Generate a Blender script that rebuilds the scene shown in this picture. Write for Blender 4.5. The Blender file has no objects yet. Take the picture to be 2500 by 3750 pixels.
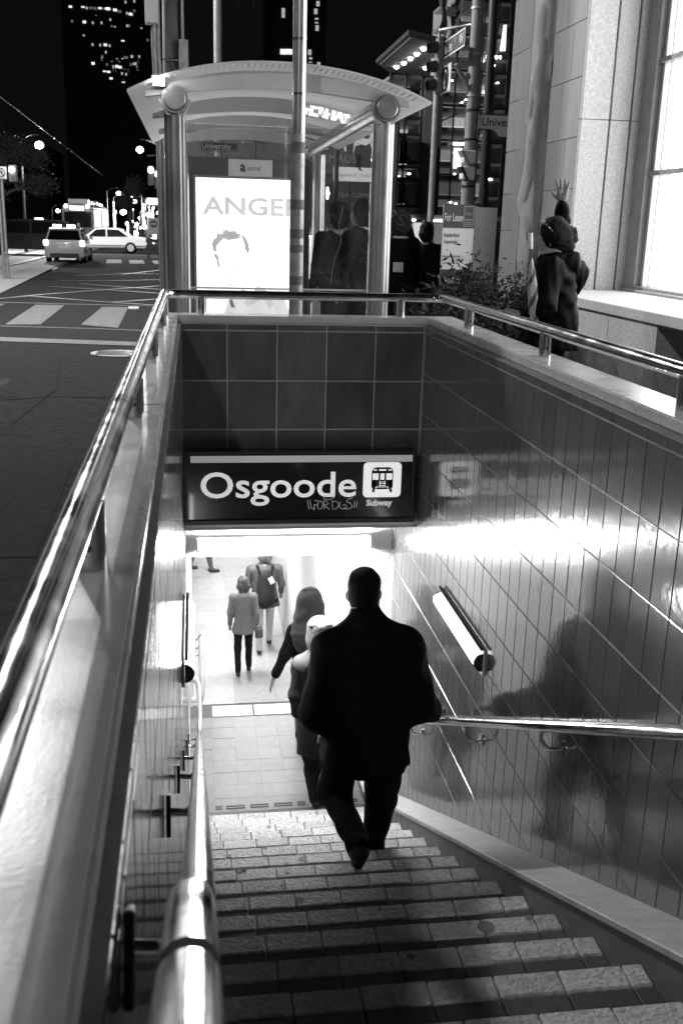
import bpy, bmesh, math, random
import numpy as np
from mathutils import Vector, Matrix
rnd = random.Random(7)
R = math.radians
S = bpy.context.scene
COL = S.collection

# ------------------------------------------------------------------ camera, world, light, exposure
def make_camera():
    pitch, yaw, roll = R(15.9107), R(8.5635), R(1.5772)
    fwd = Vector((math.sin(yaw)*math.cos(pitch), math.cos(yaw)*math.cos(pitch), -math.sin(pitch)))
    r = Vector((math.cos(yaw), -math.sin(yaw), 0)); u = r.cross(fwd)
    r2 = r*math.cos(roll)+u*math.sin(roll); u2 = -r*math.sin(roll)+u*math.cos(roll)
    cd = bpy.data.cameras.new('camera'); co = bpy.data.objects.new('camera', cd); COL.objects.link(co)
    co.matrix_world = Matrix(((r2.x, u2.x, -fwd.x, .1038), (r2.y, u2.y, -fwd.y, 0), (r2.z, u2.z, -fwd.z, 1.5083), (0, 0, 0, 1)))
    cd.sensor_fit = 'VERTICAL'; cd.sensor_height = 36; cd.lens = 35.31
    cd.clip_start = .05; cd.clip_end = 2000
    cd.dof.use_dof = True; cd.dof.focus_distance = 6.2; cd.dof.aperture_fstop = 9
    S.camera = co
make_camera()
W = bpy.data.worlds.new('World'); S.world = W; W.use_nodes = True
bg = W.node_tree.nodes['Background']; bg.inputs[0].default_value = (1, 1, 1, 1); bg.inputs[1].default_value = .0035
S.view_settings.view_transform = 'Standard'; S.view_settings.look = 'None'
S.view_settings.exposure = 0; S.view_settings.gamma = 1; S.view_settings.use_curve_mapping = False
S.cycles.use_denoising = True
S.cycles.max_bounces = 7; S.cycles.diffuse_bounces = 4; S.cycles.glossy_bounces = 4; S.cycles.transparent_max_bounces = 12
S.cycles.caustics_reflective = False; S.cycles.caustics_refractive = False
S.cycles.sample_clamp_indirect = 6
POW_NEAR, POW_BACK, POW_FAR, FLUO, WINDOW = 6400, 1250, 4000, 300., 4.5

# ------------------------------------------------------------------ materials
MATS = {}
def mat(name, v, rough=.5, metal=0., var=0., vs=5., bump=0., bs=60., emit=0., coat=0., spec=.5, rv=0., alpha=None, stretch=(1, 1, 1), rvar=0.):
    m = bpy.data.materials.new(name); MATS[name] = m; m.use_nodes = True
    nt = m.node_tree; N = nt.nodes; L = nt.links; b = N['Principled BSDF']
    b.inputs['Base Color'].default_value = (v, v, v, 1); b.inputs['Roughness'].default_value = rough
    b.inputs['Metallic'].default_value = metal; b.inputs['Specular IOR Level'].default_value = spec
    b.inputs['Coat Weight'].default_value = coat; b.inputs['Coat Roughness'].default_value = .06
    if emit:
        b.inputs['Emission Color'].default_value = (1, 1, 1, 1); b.inputs['Emission Strength'].default_value = emit
    vec = None
    if var or bump or rvar:
        tc = N.new('ShaderNodeTexCoord'); oi = N.new('ShaderNodeObjectInfo')
        mul = N.new('ShaderNodeMath'); mul.operation = 'MULTIPLY'; mul.inputs[1].default_value = 37.; L.new(oi.outputs['Random'], mul.inputs[0])
        add = N.new('ShaderNodeVectorMath'); add.operation = 'ADD'; L.new(tc.outputs['Object'], add.inputs[0]); L.new(mul.outputs[0], add.inputs[1])
        mp = N.new('ShaderNodeMapping'); mp.inputs['Scale'].default_value = stretch; L.new(add.outputs[0], mp.inputs[0]); vec = mp.outputs[0]
    last = None
    if var:
        n = N.new('ShaderNodeTexNoise'); n.inputs['Scale'].default_value = vs; n.inputs['Detail'].default_value = 6; n.inputs['Roughness'].default_value = .65; L.new(vec, n.inputs['Vector'])
        r = N.new('ShaderNodeMapRange'); r.inputs[1].default_value = .25; r.inputs[2].default_value = .75
        r.inputs[3].default_value = v*(1-var); r.inputs[4].default_value = v*(1+var); L.new(n.outputs['Fac'], r.inputs[0]); last = r.outputs[0]
    if rv:
        oi = N.new('ShaderNodeObjectInfo'); r2 = N.new('ShaderNodeMapRange'); r2.inputs[3].default_value = 1-rv; r2.inputs[4].default_value = 1+rv
        L.new(oi.outputs['Random'], r2.inputs[0]); mm = N.new('ShaderNodeMath'); mm.operation = 'MULTIPLY'; L.new(r2.outputs[0], mm.inputs[0])
        if last: L.new(last, mm.inputs[1])
        else: mm.inputs[1].default_value = v
        last = mm.outputs[0]
    if last: L.new(last, b.inputs['Base Color'])
    if rvar:
        n3 = N.new('ShaderNodeTexNoise'); n3.inputs['Scale'].default_value = vs*.8; n3.inputs['Detail'].default_value = 5; L.new(vec, n3.inputs['Vector'])
        r3 = N.new('ShaderNodeMapRange'); r3.inputs[1].default_value = .3; r3.inputs[2].default_value = .7; r3.inputs[3].default_value = max(.02, rough-rvar); r3.inputs[4].default_value = rough+rvar
        L.new(n3.outputs['Fac'], r3.inputs[0]); L.new(r3.outputs[0], b.inputs['Roughness'])
    if bump:
        n2 = N.new('ShaderNodeTexNoise'); n2.inputs['Scale'].default_value = bs; n2.inputs['Detail'].default_value = 4; L.new(vec, n2.inputs['Vector'])
        bp = N.new('ShaderNodeBump'); bp.inputs['Strength'].default_value = bump; bp.inputs['Distance'].default_value = .01
        L.new(n2.outputs['Fac'], bp.inputs['Height']); L.new(bp.outputs[0], b.inputs['Normal'])
        if coat: L.new(bp.outputs[0], b.inputs['Coat Normal'])
    return m
def glass_mat(name, tint=.9, haze=.06, refl=1.0):
    m = bpy.data.materials.new(name); MATS[name] = m; m.use_nodes = True; nt = m.node_tree; N = nt.nodes; L = nt.links
    N.remove(N['Principled BSDF']); out = N['Material Output']
    tr = N.new('ShaderNodeBsdfTransparent'); tr.inputs[0].default_value = (tint, tint, tint, 1)
    gl = N.new('ShaderNodeBsdfGlossy'); gl.inputs['Roughness'].default_value = .04; gl.inputs[0].default_value = (refl, refl, refl, 1)
    df = N.new('ShaderNodeBsdfDiffuse'); df.inputs[0].default_value = (.6, .6, .6, 1)
    fr = N.new('ShaderNodeFresnel'); fr.inputs[0].default_value = 1.5
    mx = N.new('ShaderNodeMixShader'); L.new(fr.outputs[0], mx.inputs[0]); L.new(tr.outputs[0], mx.inputs[1]); L.new(gl.outputs[0], mx.inputs[2])
    tc = N.new('ShaderNodeTexCoord'); mp = N.new('ShaderNodeMapping'); mp.inputs['Scale'].default_value = (6, 6, 1.2); L.new(tc.outputs['Object'], mp.inputs[0])
    nz = N.new('ShaderNodeTexNoise'); nz.inputs['Scale'].default_value = 2.; nz.inputs['Detail'].default_value = 5; L.new(mp.outputs[0], nz.inputs['Vector'])
    rg = N.new('ShaderNodeMapRange'); rg.inputs[1].default_value = .35; rg.inputs[2].default_value = .75; rg.inputs[3].default_value = haze*.3; rg.inputs[4].default_value = haze*1.6; L.new(nz.outputs['Fac'], rg.inputs[0])
    m2 = N.new('ShaderNodeMixShader'); L.new(rg.outputs[0], m2.inputs[0]); L.new(mx.outputs[0], m2.inputs[1]); L.new(df.outputs[0], m2.inputs[2])
    L.new(m2.outputs[0], out.inputs[0]); return m
def emis(name, s, base=.8):
    return mat(name, base, .6, emit=s)
asphalt = mat('asphalt', .03, .95, var=.5, vs=9, bump=.3, bs=140, spec=.05)
trackbed = mat('track_concrete', .34, .8, var=.25, vs=3, bump=.3, bs=90)
paint = mat('worn_road_paint', .12, .7, var=.45, vs=7, bump=.3, bs=120)
concrete = mat('pavement_concrete', .24, .8, var=.25, vs=6, bump=.3, bs=80)
tile_side = mat('glazed_wall_tile', .1, .15, var=.14, vs=4, bump=.07, bs=26, coat=.6, rv=.1)
tile_back = mat('dark_wall_tile', .1, .3, var=.5, vs=6, bump=.05, bs=20, coat=.25, rv=.18, stretch=(1, 1, .35))
grout = mat('light_grout', .42, .8, var=.2, vs=8)
grout_side = mat('grey_grout', .17, .8, var=.3, vs=8)
coping_m = mat('honed_granite_coping', .52, .3, var=.14, vs=9, bump=.03, bs=150, coat=.3, rvar=.08)
steel = mat('brushed_stainless_steel', .62, .2, 1., var=.08, vs=6, bump=.015, bs=40, rvar=.06)
steel_pol = mat('polished_stainless_steel', .66, .16, 1., var=.1, vs=14, bump=.03, bs=34, rvar=.09)
alum = mat('anodised_aluminium', .5, .36, .85, var=.1, vs=7, rvar=.07)
alum_pale = mat('pale_painted_aluminium', .68, .45, .1, var=.1, vs=4)
galv = mat('galvanised_steel', .38, .5, .6, var=.3, vs=12, rvar=.1)
darkmetal = mat('dark_metal', .03, .45, .4)
blackpl = mat('black_plastic', .018, .4)
white_paint = mat('white_painted_plaster', .8, .55, var=.06, vs=2)
white_gl = mat('white_enamel', .75, .3, coat=.3)
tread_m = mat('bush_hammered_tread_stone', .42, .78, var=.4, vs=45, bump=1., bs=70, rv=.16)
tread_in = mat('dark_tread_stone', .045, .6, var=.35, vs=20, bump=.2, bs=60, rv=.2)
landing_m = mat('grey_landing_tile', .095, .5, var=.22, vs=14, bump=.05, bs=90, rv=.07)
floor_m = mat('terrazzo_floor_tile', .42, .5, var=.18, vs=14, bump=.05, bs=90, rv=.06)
stringer_m = mat('dark_stringer_stone', .12, .5, var=.3, vs=12)
cap_m = mat('pale_stringer_cap', .36, .5, var=.2, vs=14)
granite = mat('bush_hammered_granite', .5, .75, var=.3, vs=38, bump=.55, bs=55, rv=.05)
limestone_shade = mat('shaded_limestone', .14, .8, var=.2, vs=4, bump=.12, bs=50, stretch=(1, 1, .3), rv=.08)  # darker copy of the limestone; the turned-away face's shade is in the colour
limestone = mat('smooth_limestone', .31, .7, var=.16, vs=3, bump=.1, bs=60, stretch=(1, 1, .3), rv=.07)
ledge_m = mat('sawn_granite_ledge', .5, .6, var=.2, vs=30, bump=.15, bs=70)
signblack = mat('gloss_black_sign_face', .012, .22, coat=.4, var=.3, vs=6)
signwhite = mat('sign_white_lettering', .75, .4, var=.06, vs=6)
signlit = mat('backlit_sign_lettering', .7, .4, emit=.47); signpan = mat('backlit_sign_panel', .7, .4, emit=.62); signband = mat('backlit_sign_band', .3, .4, emit=.2)
signgrey = mat('sign_grey_band', .32, .4)
graff = mat('white_marker_scrawl', .8, .5)
fluo = emis('lit_fluorescent_lens', FLUO)
fluo_soft = emis('lit_wall_lamp_lens', 3.); fluo_left = emis('lit_left_wall_lamp_lens', 19.)
ceil_l = emis('lit_ceiling_light', 130.); ceil_n = emis('lit_landing_light', 22.)
lamp_e = emis('lit_street_lamp_globe', 40.)
lamp_far = emis('lit_distant_lamp', 14.)
win_e = emis('lit_frosted_window_glass', WINDOW)
poster_e = emis('backlit_poster', 2.1)
poster_g = emis('backlit_poster_grey_print', .5, .4)
poster_l = emis('backlit_poster_pale_print', .72, .5)
poster_d = emis('backlit_poster_dark_print', .16, .2)
room_b = emis('lit_room_bright', .62); room_m = emis('lit_room_mid', .28); room_d = emis('lit_room_dim', .09)
facade_dark = mat('dark_facade_panel', .05, .5, var=.2, vs=2)
facade_mid = mat('grey_facade_stone', .14, .7, var=.2, vs=3)
towerdark = mat('unlit_tower_cladding', .012, .6)
glass = glass_mat('shelter_glass'); glass_b = glass_mat('building_glass', .8, .05)
wood = mat('weathered_pole_wood', .14, .8, var=.6, vs=8, bump=.3, bs=40, stretch=(1, 1, .2))
leaf = mat('leaf_green_grey', .05, .6, var=.4, vs=8)
leaf_d = mat('dark_shrub_leaf', .018, .7, spec=.1, var=.5, vs=9)
bark = mat('tree_bark', .06, .9, var=.4, vs=6)
cartaxi = mat('pale_car_paint', .52, .3, coat=.6); cardark = mat('black_car_paint', .012, .25, coat=.6); carwhite = mat('white_car_paint', .5, .3, coat=.6)
carglass = mat('dark_car_glass', .006, .15, spec=.3); rubber = mat('tyre_rubber', .012, .95, spec=.03)
tail_e = emis('lit_tail_lamp', 7.); head_e = emis('lit_car_roof_lamp', 12.)
skin = mat('skin', .3, .55, var=.1, vs=20); hair_d = mat('dark_hair', .006, .65, spec=.1, var=.5, vs=60, stretch=(1, 1, .06), bump=.3, bs=120)
hair_b = mat('brown_hair', .028, .5, spec=.3, var=.6, vs=70, stretch=(1, 1, .05), bump=.4, bs=120)
hair_p = mat('blonde_hair', .04, .5, var=.3, vs=60, stretch=(1, 1, .1))
c_black = mat('black_jacket_cloth', .006, .85, spec=.12, var=.4, vs=30, bump=.2, bs=90)
c_dark = mat('dark_trouser_cloth', .012, .9, spec=.12, var=.3, vs=20)
c_char = mat('charcoal_sweatshirt', .022, .9, spec=.15, var=.25, vs=25)
c_grey = mat('grey_jacket_cloth', .08, .7, var=.25, vs=18)
c_mid = mat('mid_grey_coat', .11, .7, var=.2, vs=14)
c_pale = mat('pale_grey_cloth', .5, .75, var=.15, vs=16)
c_white = mat('white_cloth', .75, .8)
c_shine = mat('shiny_black_rain_jacket', .003, .58, spec=.06, var=.4, vs=10, bump=.6, bs=9)
leather = mat('black_shoe_leather', .015, .4)

# ------------------------------------------------------------------ mesh helpers
class MB:
    def __init__(s): s.v = []; s.f = []; s.mi = []; s.m = 0
    def add(s, vs, fs):
        o = len(s.v); s.v += [tuple(p) for p in vs]
        for f in fs: s.f.append(tuple(i+o for i in f)); s.mi.append(s.m)
        return s
    def box(s, x0, x1, y0, y1, z0, z1):
        return s.add([(x0,y0,z0),(x1,y0,z0),(x1,y1,z0),(x0,y1,z0),(x0,y0,z1),(x1,y0,z1),(x1,y1,z1),(x0,y1,z1)],
                     [(3,2,1,0),(4,5,6,7),(0,1,5,4),(1,2,6,5),(2,3,7,6),(3,0,4,7)])
    def obox(s, c, ax, ay, az):
        c, ax, ay, az = map(Vector, (c, ax, ay, az))
        p = [c+ax*i+ay*j+az*k for k in (-1, 1) for i, j in ((-1,-1),(1,-1),(1,1),(-1,1))]
        return s.add(p, [(3,2,1,0),(4,5,6,7),(0,1,5,4),(1,2,6,5),(2,3,7,6),(3,0,4,7)])
    def quad(s, *p): return s.add(p, [tuple(range(len(p)))])
    def prism(s, poly, d):
        n = len(poly); d = Vector(d); a = [Vector(p) for p in poly]
        s.add(a+[p+d for p in a], [tuple(reversed(range(n))), tuple(range(n, 2*n))]+[(i, (i+1) % n, (i+1) % n+n, i+n) for i in range(n)]); return s
    def tube(s, pts, r, n=12, rs=None, cap=True):
        pts = [Vector(p) for p in pts]; rs = rs or [r]*len(pts); rings = []
        t0 = (pts[1]-pts[0]).normalized(); up = Vector((0, 0, 1)) if abs(t0.z) < .9 else Vector((1, 0, 0))
        a = t0.cross(up).normalized()
        for i, p in enumerate(pts):
            t = ((pts[i+1] if i < len(pts)-1 else pts[i])-(pts[i-1] if i else pts[i])).normalized()
            a = (a-t*a.dot(t)).normalized(); b = t.cross(a)
            rings.append([p+(a*math.cos(2*math.pi*k/n)+b*math.sin(2*math.pi*k/n))*rs[i] for k in range(n)])
        V = [q for ring in rings for q in ring]; F = []
        for i in range(len(pts)-1):
            for k in range(n): F.append((i*n+k, i*n+(k+1) % n, (i+1)*n+(k+1) % n, (i+1)*n+k))
        if cap: F += [tuple(reversed(range(n))), tuple(range((len(pts)-1)*n, len(pts)*n))]
        return s.add(V, F)
    def ball(s, c, r, n=12, sc=(1, 1, 1)):
        V = []; F = []; m = n//2
        for i in range(m+1):
            th = math.pi*i/m
            for k in range(n):
                ph = 2*math.pi*k/n; V.append((c[0]+sc[0]*r*math.sin(th)*math.cos(ph), c[1]+sc[1]*r*math.sin(th)*math.sin(ph), c[2]+sc[2]*r*math.cos(th)))
        for i in range(m):
            for k in range(n): F.append((i*n+k, (i+1)*n+k, (i+1)*n+(k+1) % n, i*n+(k+1) % n))
        return s.add(V, F)
    def disc(s, c, nrm, r, d, n=20):
        c = Vector(c); nrm = Vector(nrm).normalized(); return s.tube([c, c+nrm*d], r, n)
    def mesh(s, name, mats, bevel=0, seg=1, angle=35):
        me = bpy.data.meshes.new(name); me.from_pydata(s.v, [], s.f)
        for m in (mats if isinstance(mats, (list, tuple)) else [mats]): me.materials.append(m)
        me.polygons.foreach_set('material_index', s.mi)
        bm = bmesh.new(); bm.from_mesh(me); bmesh.ops.remove_doubles(bm, verts=bm.verts, dist=1e-6)
        bmesh.ops.recalc_face_normals(bm, faces=bm.faces)
        if bevel:
            es = [e for e in bm.edges if len(e.link_faces) == 2 and e.calc_face_angle(0) > R(30)]
            bmesh.ops.bevel(bm, geom=es, offset=bevel, segments=seg, affect='EDGES', clamp_overlap=True)
        bm.to_mesh(me); bm.free()
        if angle is not None:
            me.polygons.foreach_set('use_smooth', [True]*len(me.polygons)); me.set_sharp_from_angle(angle=R(angle))
        return me
    def build(s, name, mats, parent=None, bevel=0, seg=1, angle=35):
        return link(name, s.mesh(name, mats, bevel, seg, angle), parent)
XF = {}
def link(name, me, parent=None, mw=None):
    o = bpy.data.objects.new(name, me); COL.objects.link(o); mw = mw or Matrix.Identity(4)
    XF[o.name] = mw
    if parent is not None:
        o.parent = parent; o.matrix_parent_inverse = XF[parent.name].inverted()
    o.matrix_basis = mw
    return o
def tag(o, label=None, cat=None, group=None, kind=None):
    if label: o['label'] = label
    if cat: o['category'] = cat
    if group: o['group'] = group
    if kind: o['kind'] = kind
    return o
def thing(name, label, cat, loc=(0, 0, 0), group=None):
    o = link(name, None, None, Matrix.Translation(loc)); o.empty_display_size = .2
    return tag(o, label, cat, group)
def struct(name, mb, m, parent=None, **k):
    o = mb.build(name, m, parent, **k)
    if parent is None: o['kind'] = 'structure'
    return o
FACE_CAM = Matrix(((1, 0, 0), (0, 0, -1), (0, 1, 0)))            # text read from -Y
FACE_STREET = Matrix(((0, 0, -1), (-1, 0, 0), (0, 1, 0)))        # text read from -X
def text(name, body, size, loc, m, parent=None, rot=FACE_CAM, ext=.002, off=0., align='LEFT', sx=1., space=1.):
    cu = bpy.data.curves.new(name, 'FONT'); cu.body = body; cu.size = size; cu.extrude = ext; cu.offset = off; cu.align_x = align
    cu.resolution_u = 4; cu.space_character = space
    t = bpy.data.objects.new(name, cu); COL.objects.link(t); bpy.context.view_layer.update()
    dg = bpy.context.evaluated_depsgraph_get(); me = bpy.data.meshes.new_from_object(t.evaluated_get(dg)); me.name = name
    bpy.data.objects.remove(t); bpy.data.curves.remove(cu); me.materials.clear(); me.materials.append(m)
    mw = Matrix.Translation(loc) @ rot.to_4x4() @ Matrix.Diagonal((sx, 1, 1, 1)); me.transform(mw)
    return link(name, me, parent)
def zr(Y): return -.15 if Y < 15 else -.15-.0105*(min(Y, 40)-15)

# ------------------------------------------------------------------ smooth bodies (signed distance field, meshed by surface nets)
def surfnets(D, org, h):
    s = D < 0; nx, ny, nz = D.shape
    cs = [(i, j, k) for i in (0, 1) for j in (0, 1) for k in (0, 1)]
    sub = lambda A, c: A[c[0]:nx-1+c[0], c[1]:ny-1+c[1], c[2]:nz-1+c[2]]
    cnt = sum(sub(s, c).astype(int) for c in cs); act = (cnt > 0) & (cnt < 8)
    idx = -np.ones(act.shape, int); I = np.argwhere(act); idx[act] = np.arange(len(I))
    acc = np.zeros((len(I), 3)); n = np.zeros(len(I))
    for a in cs:
        for ax in range(3):
            if a[ax]: continue
            b = list(a); b[ax] = 1
            da = D[I[:, 0]+a[0], I[:, 1]+a[1], I[:, 2]+a[2]]; db = D[I[:, 0]+b[0], I[:, 1]+b[1], I[:, 2]+b[2]]
            x = (da < 0) != (db < 0); t = np.where(x, da/np.where(x, da-db, 1), 0)
            p = np.tile(np.array(a, float), (len(I), 1)); p[:, ax] = t; acc += p*x[:, None]; n += x
    V = (I+acc/n[:, None])*h+org; F = []
    for ax in range(3):
        u, w = [(1, 2), (2, 0), (0, 1)][ax]
        lo = [slice(None)]*3; hi = [slice(None)]*3; lo[ax] = slice(0, -1); hi[ax] = slice(1, None)
        E = np.argwhere(s[tuple(lo)] != s[tuple(hi)])
        E = E[(E[:, u] > 0) & (E[:, w] > 0) & (E[:, u] < D.shape[u]-1) & (E[:, w] < D.shape[w]-1)]
        def cell(du, dw):
            q = E.copy(); q[:, u] -= du; q[:, w] -= dw; return idx[q[:, 0], q[:, 1], q[:, 2]]
        Q = np.stack([cell(1, 1), cell(0, 1), cell(0, 0), cell(1, 0)], 1)
        ins = s[E[:, 0], E[:, 1], E[:, 2]]; Q[~ins] = Q[~ins][:, ::-1]; F.append(Q)
    F = np.concatenate(F); A, B, C_ = V[F[:, 0]], V[F[:, 1]], V[F[:, 2]]
    if (np.cross(A, B)*C_).sum() < 0: F = F[:, ::-1]
    return V, F
class Fig:
    """prims: tapered capsules, optionally flattened along a direction; blended into one surface"""
    def __init__(s): s.p = []
    def c(s, a, b, ra, rb=None, m=0, flat=None, k=.03, fold=0., cut=None):
        s.p.append((np.array(a, float), np.array(b, float), ra, ra if rb is None else rb, m, flat, k, fold, cut)); return s
    def mesh(s, h=.012, pad=.05, fold_f=16., seed=0):
        P = s.p; rmax = max(max(q[2], q[3]) for q in P)
        lo = np.min([np.minimum(q[0]-max(q[2], q[3]), q[1]-max(q[2], q[3])) for q in P], 0)-pad; hi = np.max([np.maximum(q[0]+max(q[2], q[3]), q[1]+max(q[2], q[3])) for q in P], 0)+pad
        n = np.ceil((hi-lo)/h).astype(int)+1
        ax = [lo[i]+h*np.arange(n[i]) for i in range(3)]; X = np.stack(np.meshgrid(*ax, indexing='ij'), -1)
        rg = np.random.RandomState(seed); dirs = rg.randn(6, 3); dirs /= np.linalg.norm(dirs, axis=1)[:, None]; ph = rg.rand(6)*6.3; fr = fold_f*(.6+rg.rand(6)*.9)
        nz = sum(np.sin((X@dirs[i])*fr[i]*(1, 1, 1.6, 1.6, 2.4, 2.4)[i]+ph[i]+2*np.sin((X@dirs[(i+1) % 6])*fr[i]*.5)) for i in range(6))/3.
        D = np.full(X.shape[:3], 9.)
        for q in P:
            d = s.dist(q, X)
            if q[7]: d = d+q[7]*nz
            k = q[6]; hh = np.clip(.5+.5*(D-d)/k, 0, 1); D = D*(1-hh)+d*hh-k*hh*(1-hh)
        V, F = surfnets(D, lo, h)
        C = V[F].mean(1); dd = np.stack([s.dist(q, C) for q in P], 1); mi = np.array([q[4] for q in P])[dd.argmin(1)]
        return V, F, mi
    @staticmethod
    def dist(q, X):
        a, b, ra, rb, m, flat, k, fold, cut = q
        ap = X-a; ab = b-a; t = np.clip((ap@ab)/max(ab@ab, 1e-9), 0, 1); v = ap-t[..., None]*ab
        if flat is not None:
            u = np.array(flat[0], float); u /= np.linalg.norm(u); v = v+(v@u)[..., None]*u*(flat[1]-1)
        d = np.linalg.norm(v, axis=-1)-(ra+(rb-ra)*t)
        return d if cut is None else np.maximum(d, cut-X[..., 2])
def body(name, parts, mats, parent=None, loc=(0, 0, 0)):
    """parts: list of (V, F, mi) in world space -> one mesh object with origin at loc"""
    V = np.concatenate([p[0] for p in parts])-np.array(loc); o = 0; F = []; MI = []
    for p in parts: F += (p[1]+o).tolist(); MI += list(p[2]); o += len(p[0])
    me = bpy.data.meshes.new(name); me.from_pydata(V.tolist(), [], F)
    for m in mats: me.materials.append(m)
    me.polygons.foreach_set('material_index', MI); me.polygons.foreach_set('use_smooth', [True]*len(F)); me.update()
    return link(name, me, parent, Matrix.Translation(loc))
def hand(w, d, up, r=.95, mat_i=0, curl=.35, spread=.5, side=1):
    """palm at wrist w pointing along d, back of the hand facing up; five fingers, thumb on 'side'"""
    w, d, up = (np.array(q, float) for q in (w, d, up)); d /= np.linalg.norm(d); up = up-d*(up@d); up /= np.linalg.norm(up); sd = np.cross(d, up)*side
    f = Fig(); f.c(w-d*.02, w+d*.03, .025*r, .028*r, mat_i, (up, 1.35), .012)
    f.c(w+d*.035+sd*.018, w+d*.085+sd*.026, .022*r, .017*r, mat_i, (up, 1.25), .012); f.c(w+d*.035-sd*.018, w+d*.08-sd*.026, .022*r, .016*r, mat_i, (up, 1.25), .012)
    for i, (off, L) in enumerate(((.032, .068), (.011, .078), (-.011, .072), (-.031, .056))):
        b = w+d*.085+sd*off; dv = d+sd*off*7*spread; dv /= np.linalg.norm(dv); a1 = curl; p1 = b+dv*L*.45*r
        d2 = dv*math.cos(a1)-up*math.sin(a1); p2 = p1+d2*L*.32*r; d3 = dv*math.cos(2*a1)-up*math.sin(2*a1); p3 = p2+d3*L*.25*r
        f.c(b, p1, .0095*r, .0088*r, mat_i, None, .004); f.c(p1, p2, .0088*r, .0082*r, mat_i, None, .003); f.c(p2, p3, .0082*r, .007*r, mat_i, None, .003)
    b = w+d*.03+sd*.03; t1 = b+(d*.6+sd*.7-up*.2)*.042*r; t2 = t1+(d*.85+sd*.35-up*.3)*.032*r
    f.c(b, t1, .0135*r, .011*r, mat_i, None, .008); f.c(t1, t2, .0105*r, .0085*r, mat_i, None, .003)
    return f.mesh(.0045, .02)
# ------------------------------------------------------------------ ground, road, markings
NZ = lambda k: (5.426-.3173*k, -2.1+.1603*k)        # nosing (Y, Z) of step k
nose = lambda Y: -2.1+.5052*(5.426-Y)
sky = MB(); sky.ball((0, 60, -5), 900, 24)
sk = struct('sky', sky, mat('night_sky', .004, 1, emit=.0035)); sk.visible_shadow = True
road = MB(); ys = [-40, 15, 40, 700]
for a, b in zip(ys, ys[1:]): road.quad((-400, a, zr(a)), (-.48, a, zr(a)), (-.48, b, zr(b)), (-400, b, zr(b)))
for a, b in zip([15.6, 40], [40, 700]): road.quad((-.5, a, zr(a)), (400, a, zr(a)), (400, b, zr(b)), (-.5, b, zr(b)))
road_o = struct('road', road, asphalt)
# streetcar track bed (pale concrete) with rails set into it
tb = MB()
for (a, xa), (b, xb) in zip([(17, -4.15), (25.6, -4.45), (51, -5.7), (80, -6.3)], [(25.6, -4.45), (51, -5.7), (80, -6.3), (300, -9)]):
    tb.quad((xa-8, a, zr(a)+.006), (xa, a, zr(a)+.006), (xb, b, zr(b)+.006), (xb-8, b, zr(b)+.006))
tb.quad((-12.15, -10, -.144), (-4.15, -10, -.144), (-4.15, 17, zr(17)+.006), (-12.15, 17, zr(17)+.006))
struct('track_bed', tb, trackbed, road_o)
def strip(name, pts, w, m=paint, dz=.008):
    mb = MB(); P = [Vector((x, y, zr(y)+dz)) for x, y in pts]
    for a, b in zip(P, P[1:]):
        d = (b-a).normalized(); n = Vector((-d.y, d.x, 0)).normalized()*(w/2)
        mb.quad(a-n, b-n, b+n, a+n)
    return struct(name, mb, m, road_o)
def poly(name, pts, m=paint, dz=.008):
    mb = MB(); mb.quad(*[(x, y, zr(y)+dz) for x, y in pts]); return struct(name, mb, m, road_o)
poly('stop_line', [(-4.1, 14.75), (-.6, 14.05), (-.6, 14.5), (-4.1, 15.3)])
poly('crosswalk_bar', [(-2.89, 16.95), (-2.35, 17.03), (-2.5, 21.6), (-3.08, 21.6)])
poly('crosswalk_bar', [(-1.72, 17.1), (-1.09, 16.6), (-1.2, 21.3), (-1.72, 21.25)])
poly('crosswalk_bar', [(-4.05, 17.1), (-3.55, 17.0), (-3.7, 21.7), (-4.2, 21.8)])
strip('crosswalk_line', [(-4.3, 22.2), (-.5, 21.7)], .16); strip('crosswalk_line', [(-4.3, 16.9), (-1.4, 16.42), (-.5, 16.15)], .1)
for x in (-3.5, -2.45, -1.35): poly('crosswalk_bar', [(x-.25, 47.8), (x+.4, 48.2), (x+.1, 52.6), (x-.55, 52)])
rail_m = mat('worn_track_rail', .16, .5, .3, var=.3, vs=5)
for pts in ([(-4.1, 23.2), (-3.45, 24.99), (-2.56, 26.79), (-1.02, 29.67), (1, 33)], [(-3.6, 24.4), (-2.39, 23.25), (-1.39, 22.41), (-.5, 21.9)], [(-.5, 24.3), (-1.67, 22.6)],
            [(-3.8, 31.9), (-2.4, 32.7), (-.6, 34.2)], [(-3.1, 30.5), (-2, 29.2), (-.6, 28)], [(-3.75, 28.7), (-2.2, 27.6), (-.6, 26.2)], [(-2.75, 38.9), (-1.1, 38.5)], [(-3.8, 35.9), (-2.3, 38.2), (-1.0, 42.6)],
            [(-5.2, 40), (-6.2, 70), (-7.5, 140)], [(-6.7, 26), (-7.4, 70), (-8.8, 140)], [(-8, 24), (-9.4, 70), (-11, 140)]):
    strip('track_rail', pts, .13, rail_m, .012)
tar = mat('dark_tar_patch', .022, .9, var=.4, vs=12, spec=.05); pale_as = mat('worn_pale_asphalt', .05, .95, var=.5, vs=6, spec=.05)
poly('asphalt_patch', [(-3.4, 8.2), (-1.9, 8.0), (-1.8, 11.0), (-3.5, 11.3)], pale_as, .003); poly('asphalt_patch', [(-1.6, 5.0), (-.7, 5.0), (-.75, 7.6), (-1.55, 7.8)], tar, .003); poly('asphalt_patch', [(-5.5, 11.5), (-3.9, 11.4), (-3.8, 13.2), (-5.6, 13.4)], tar, .003)
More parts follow.
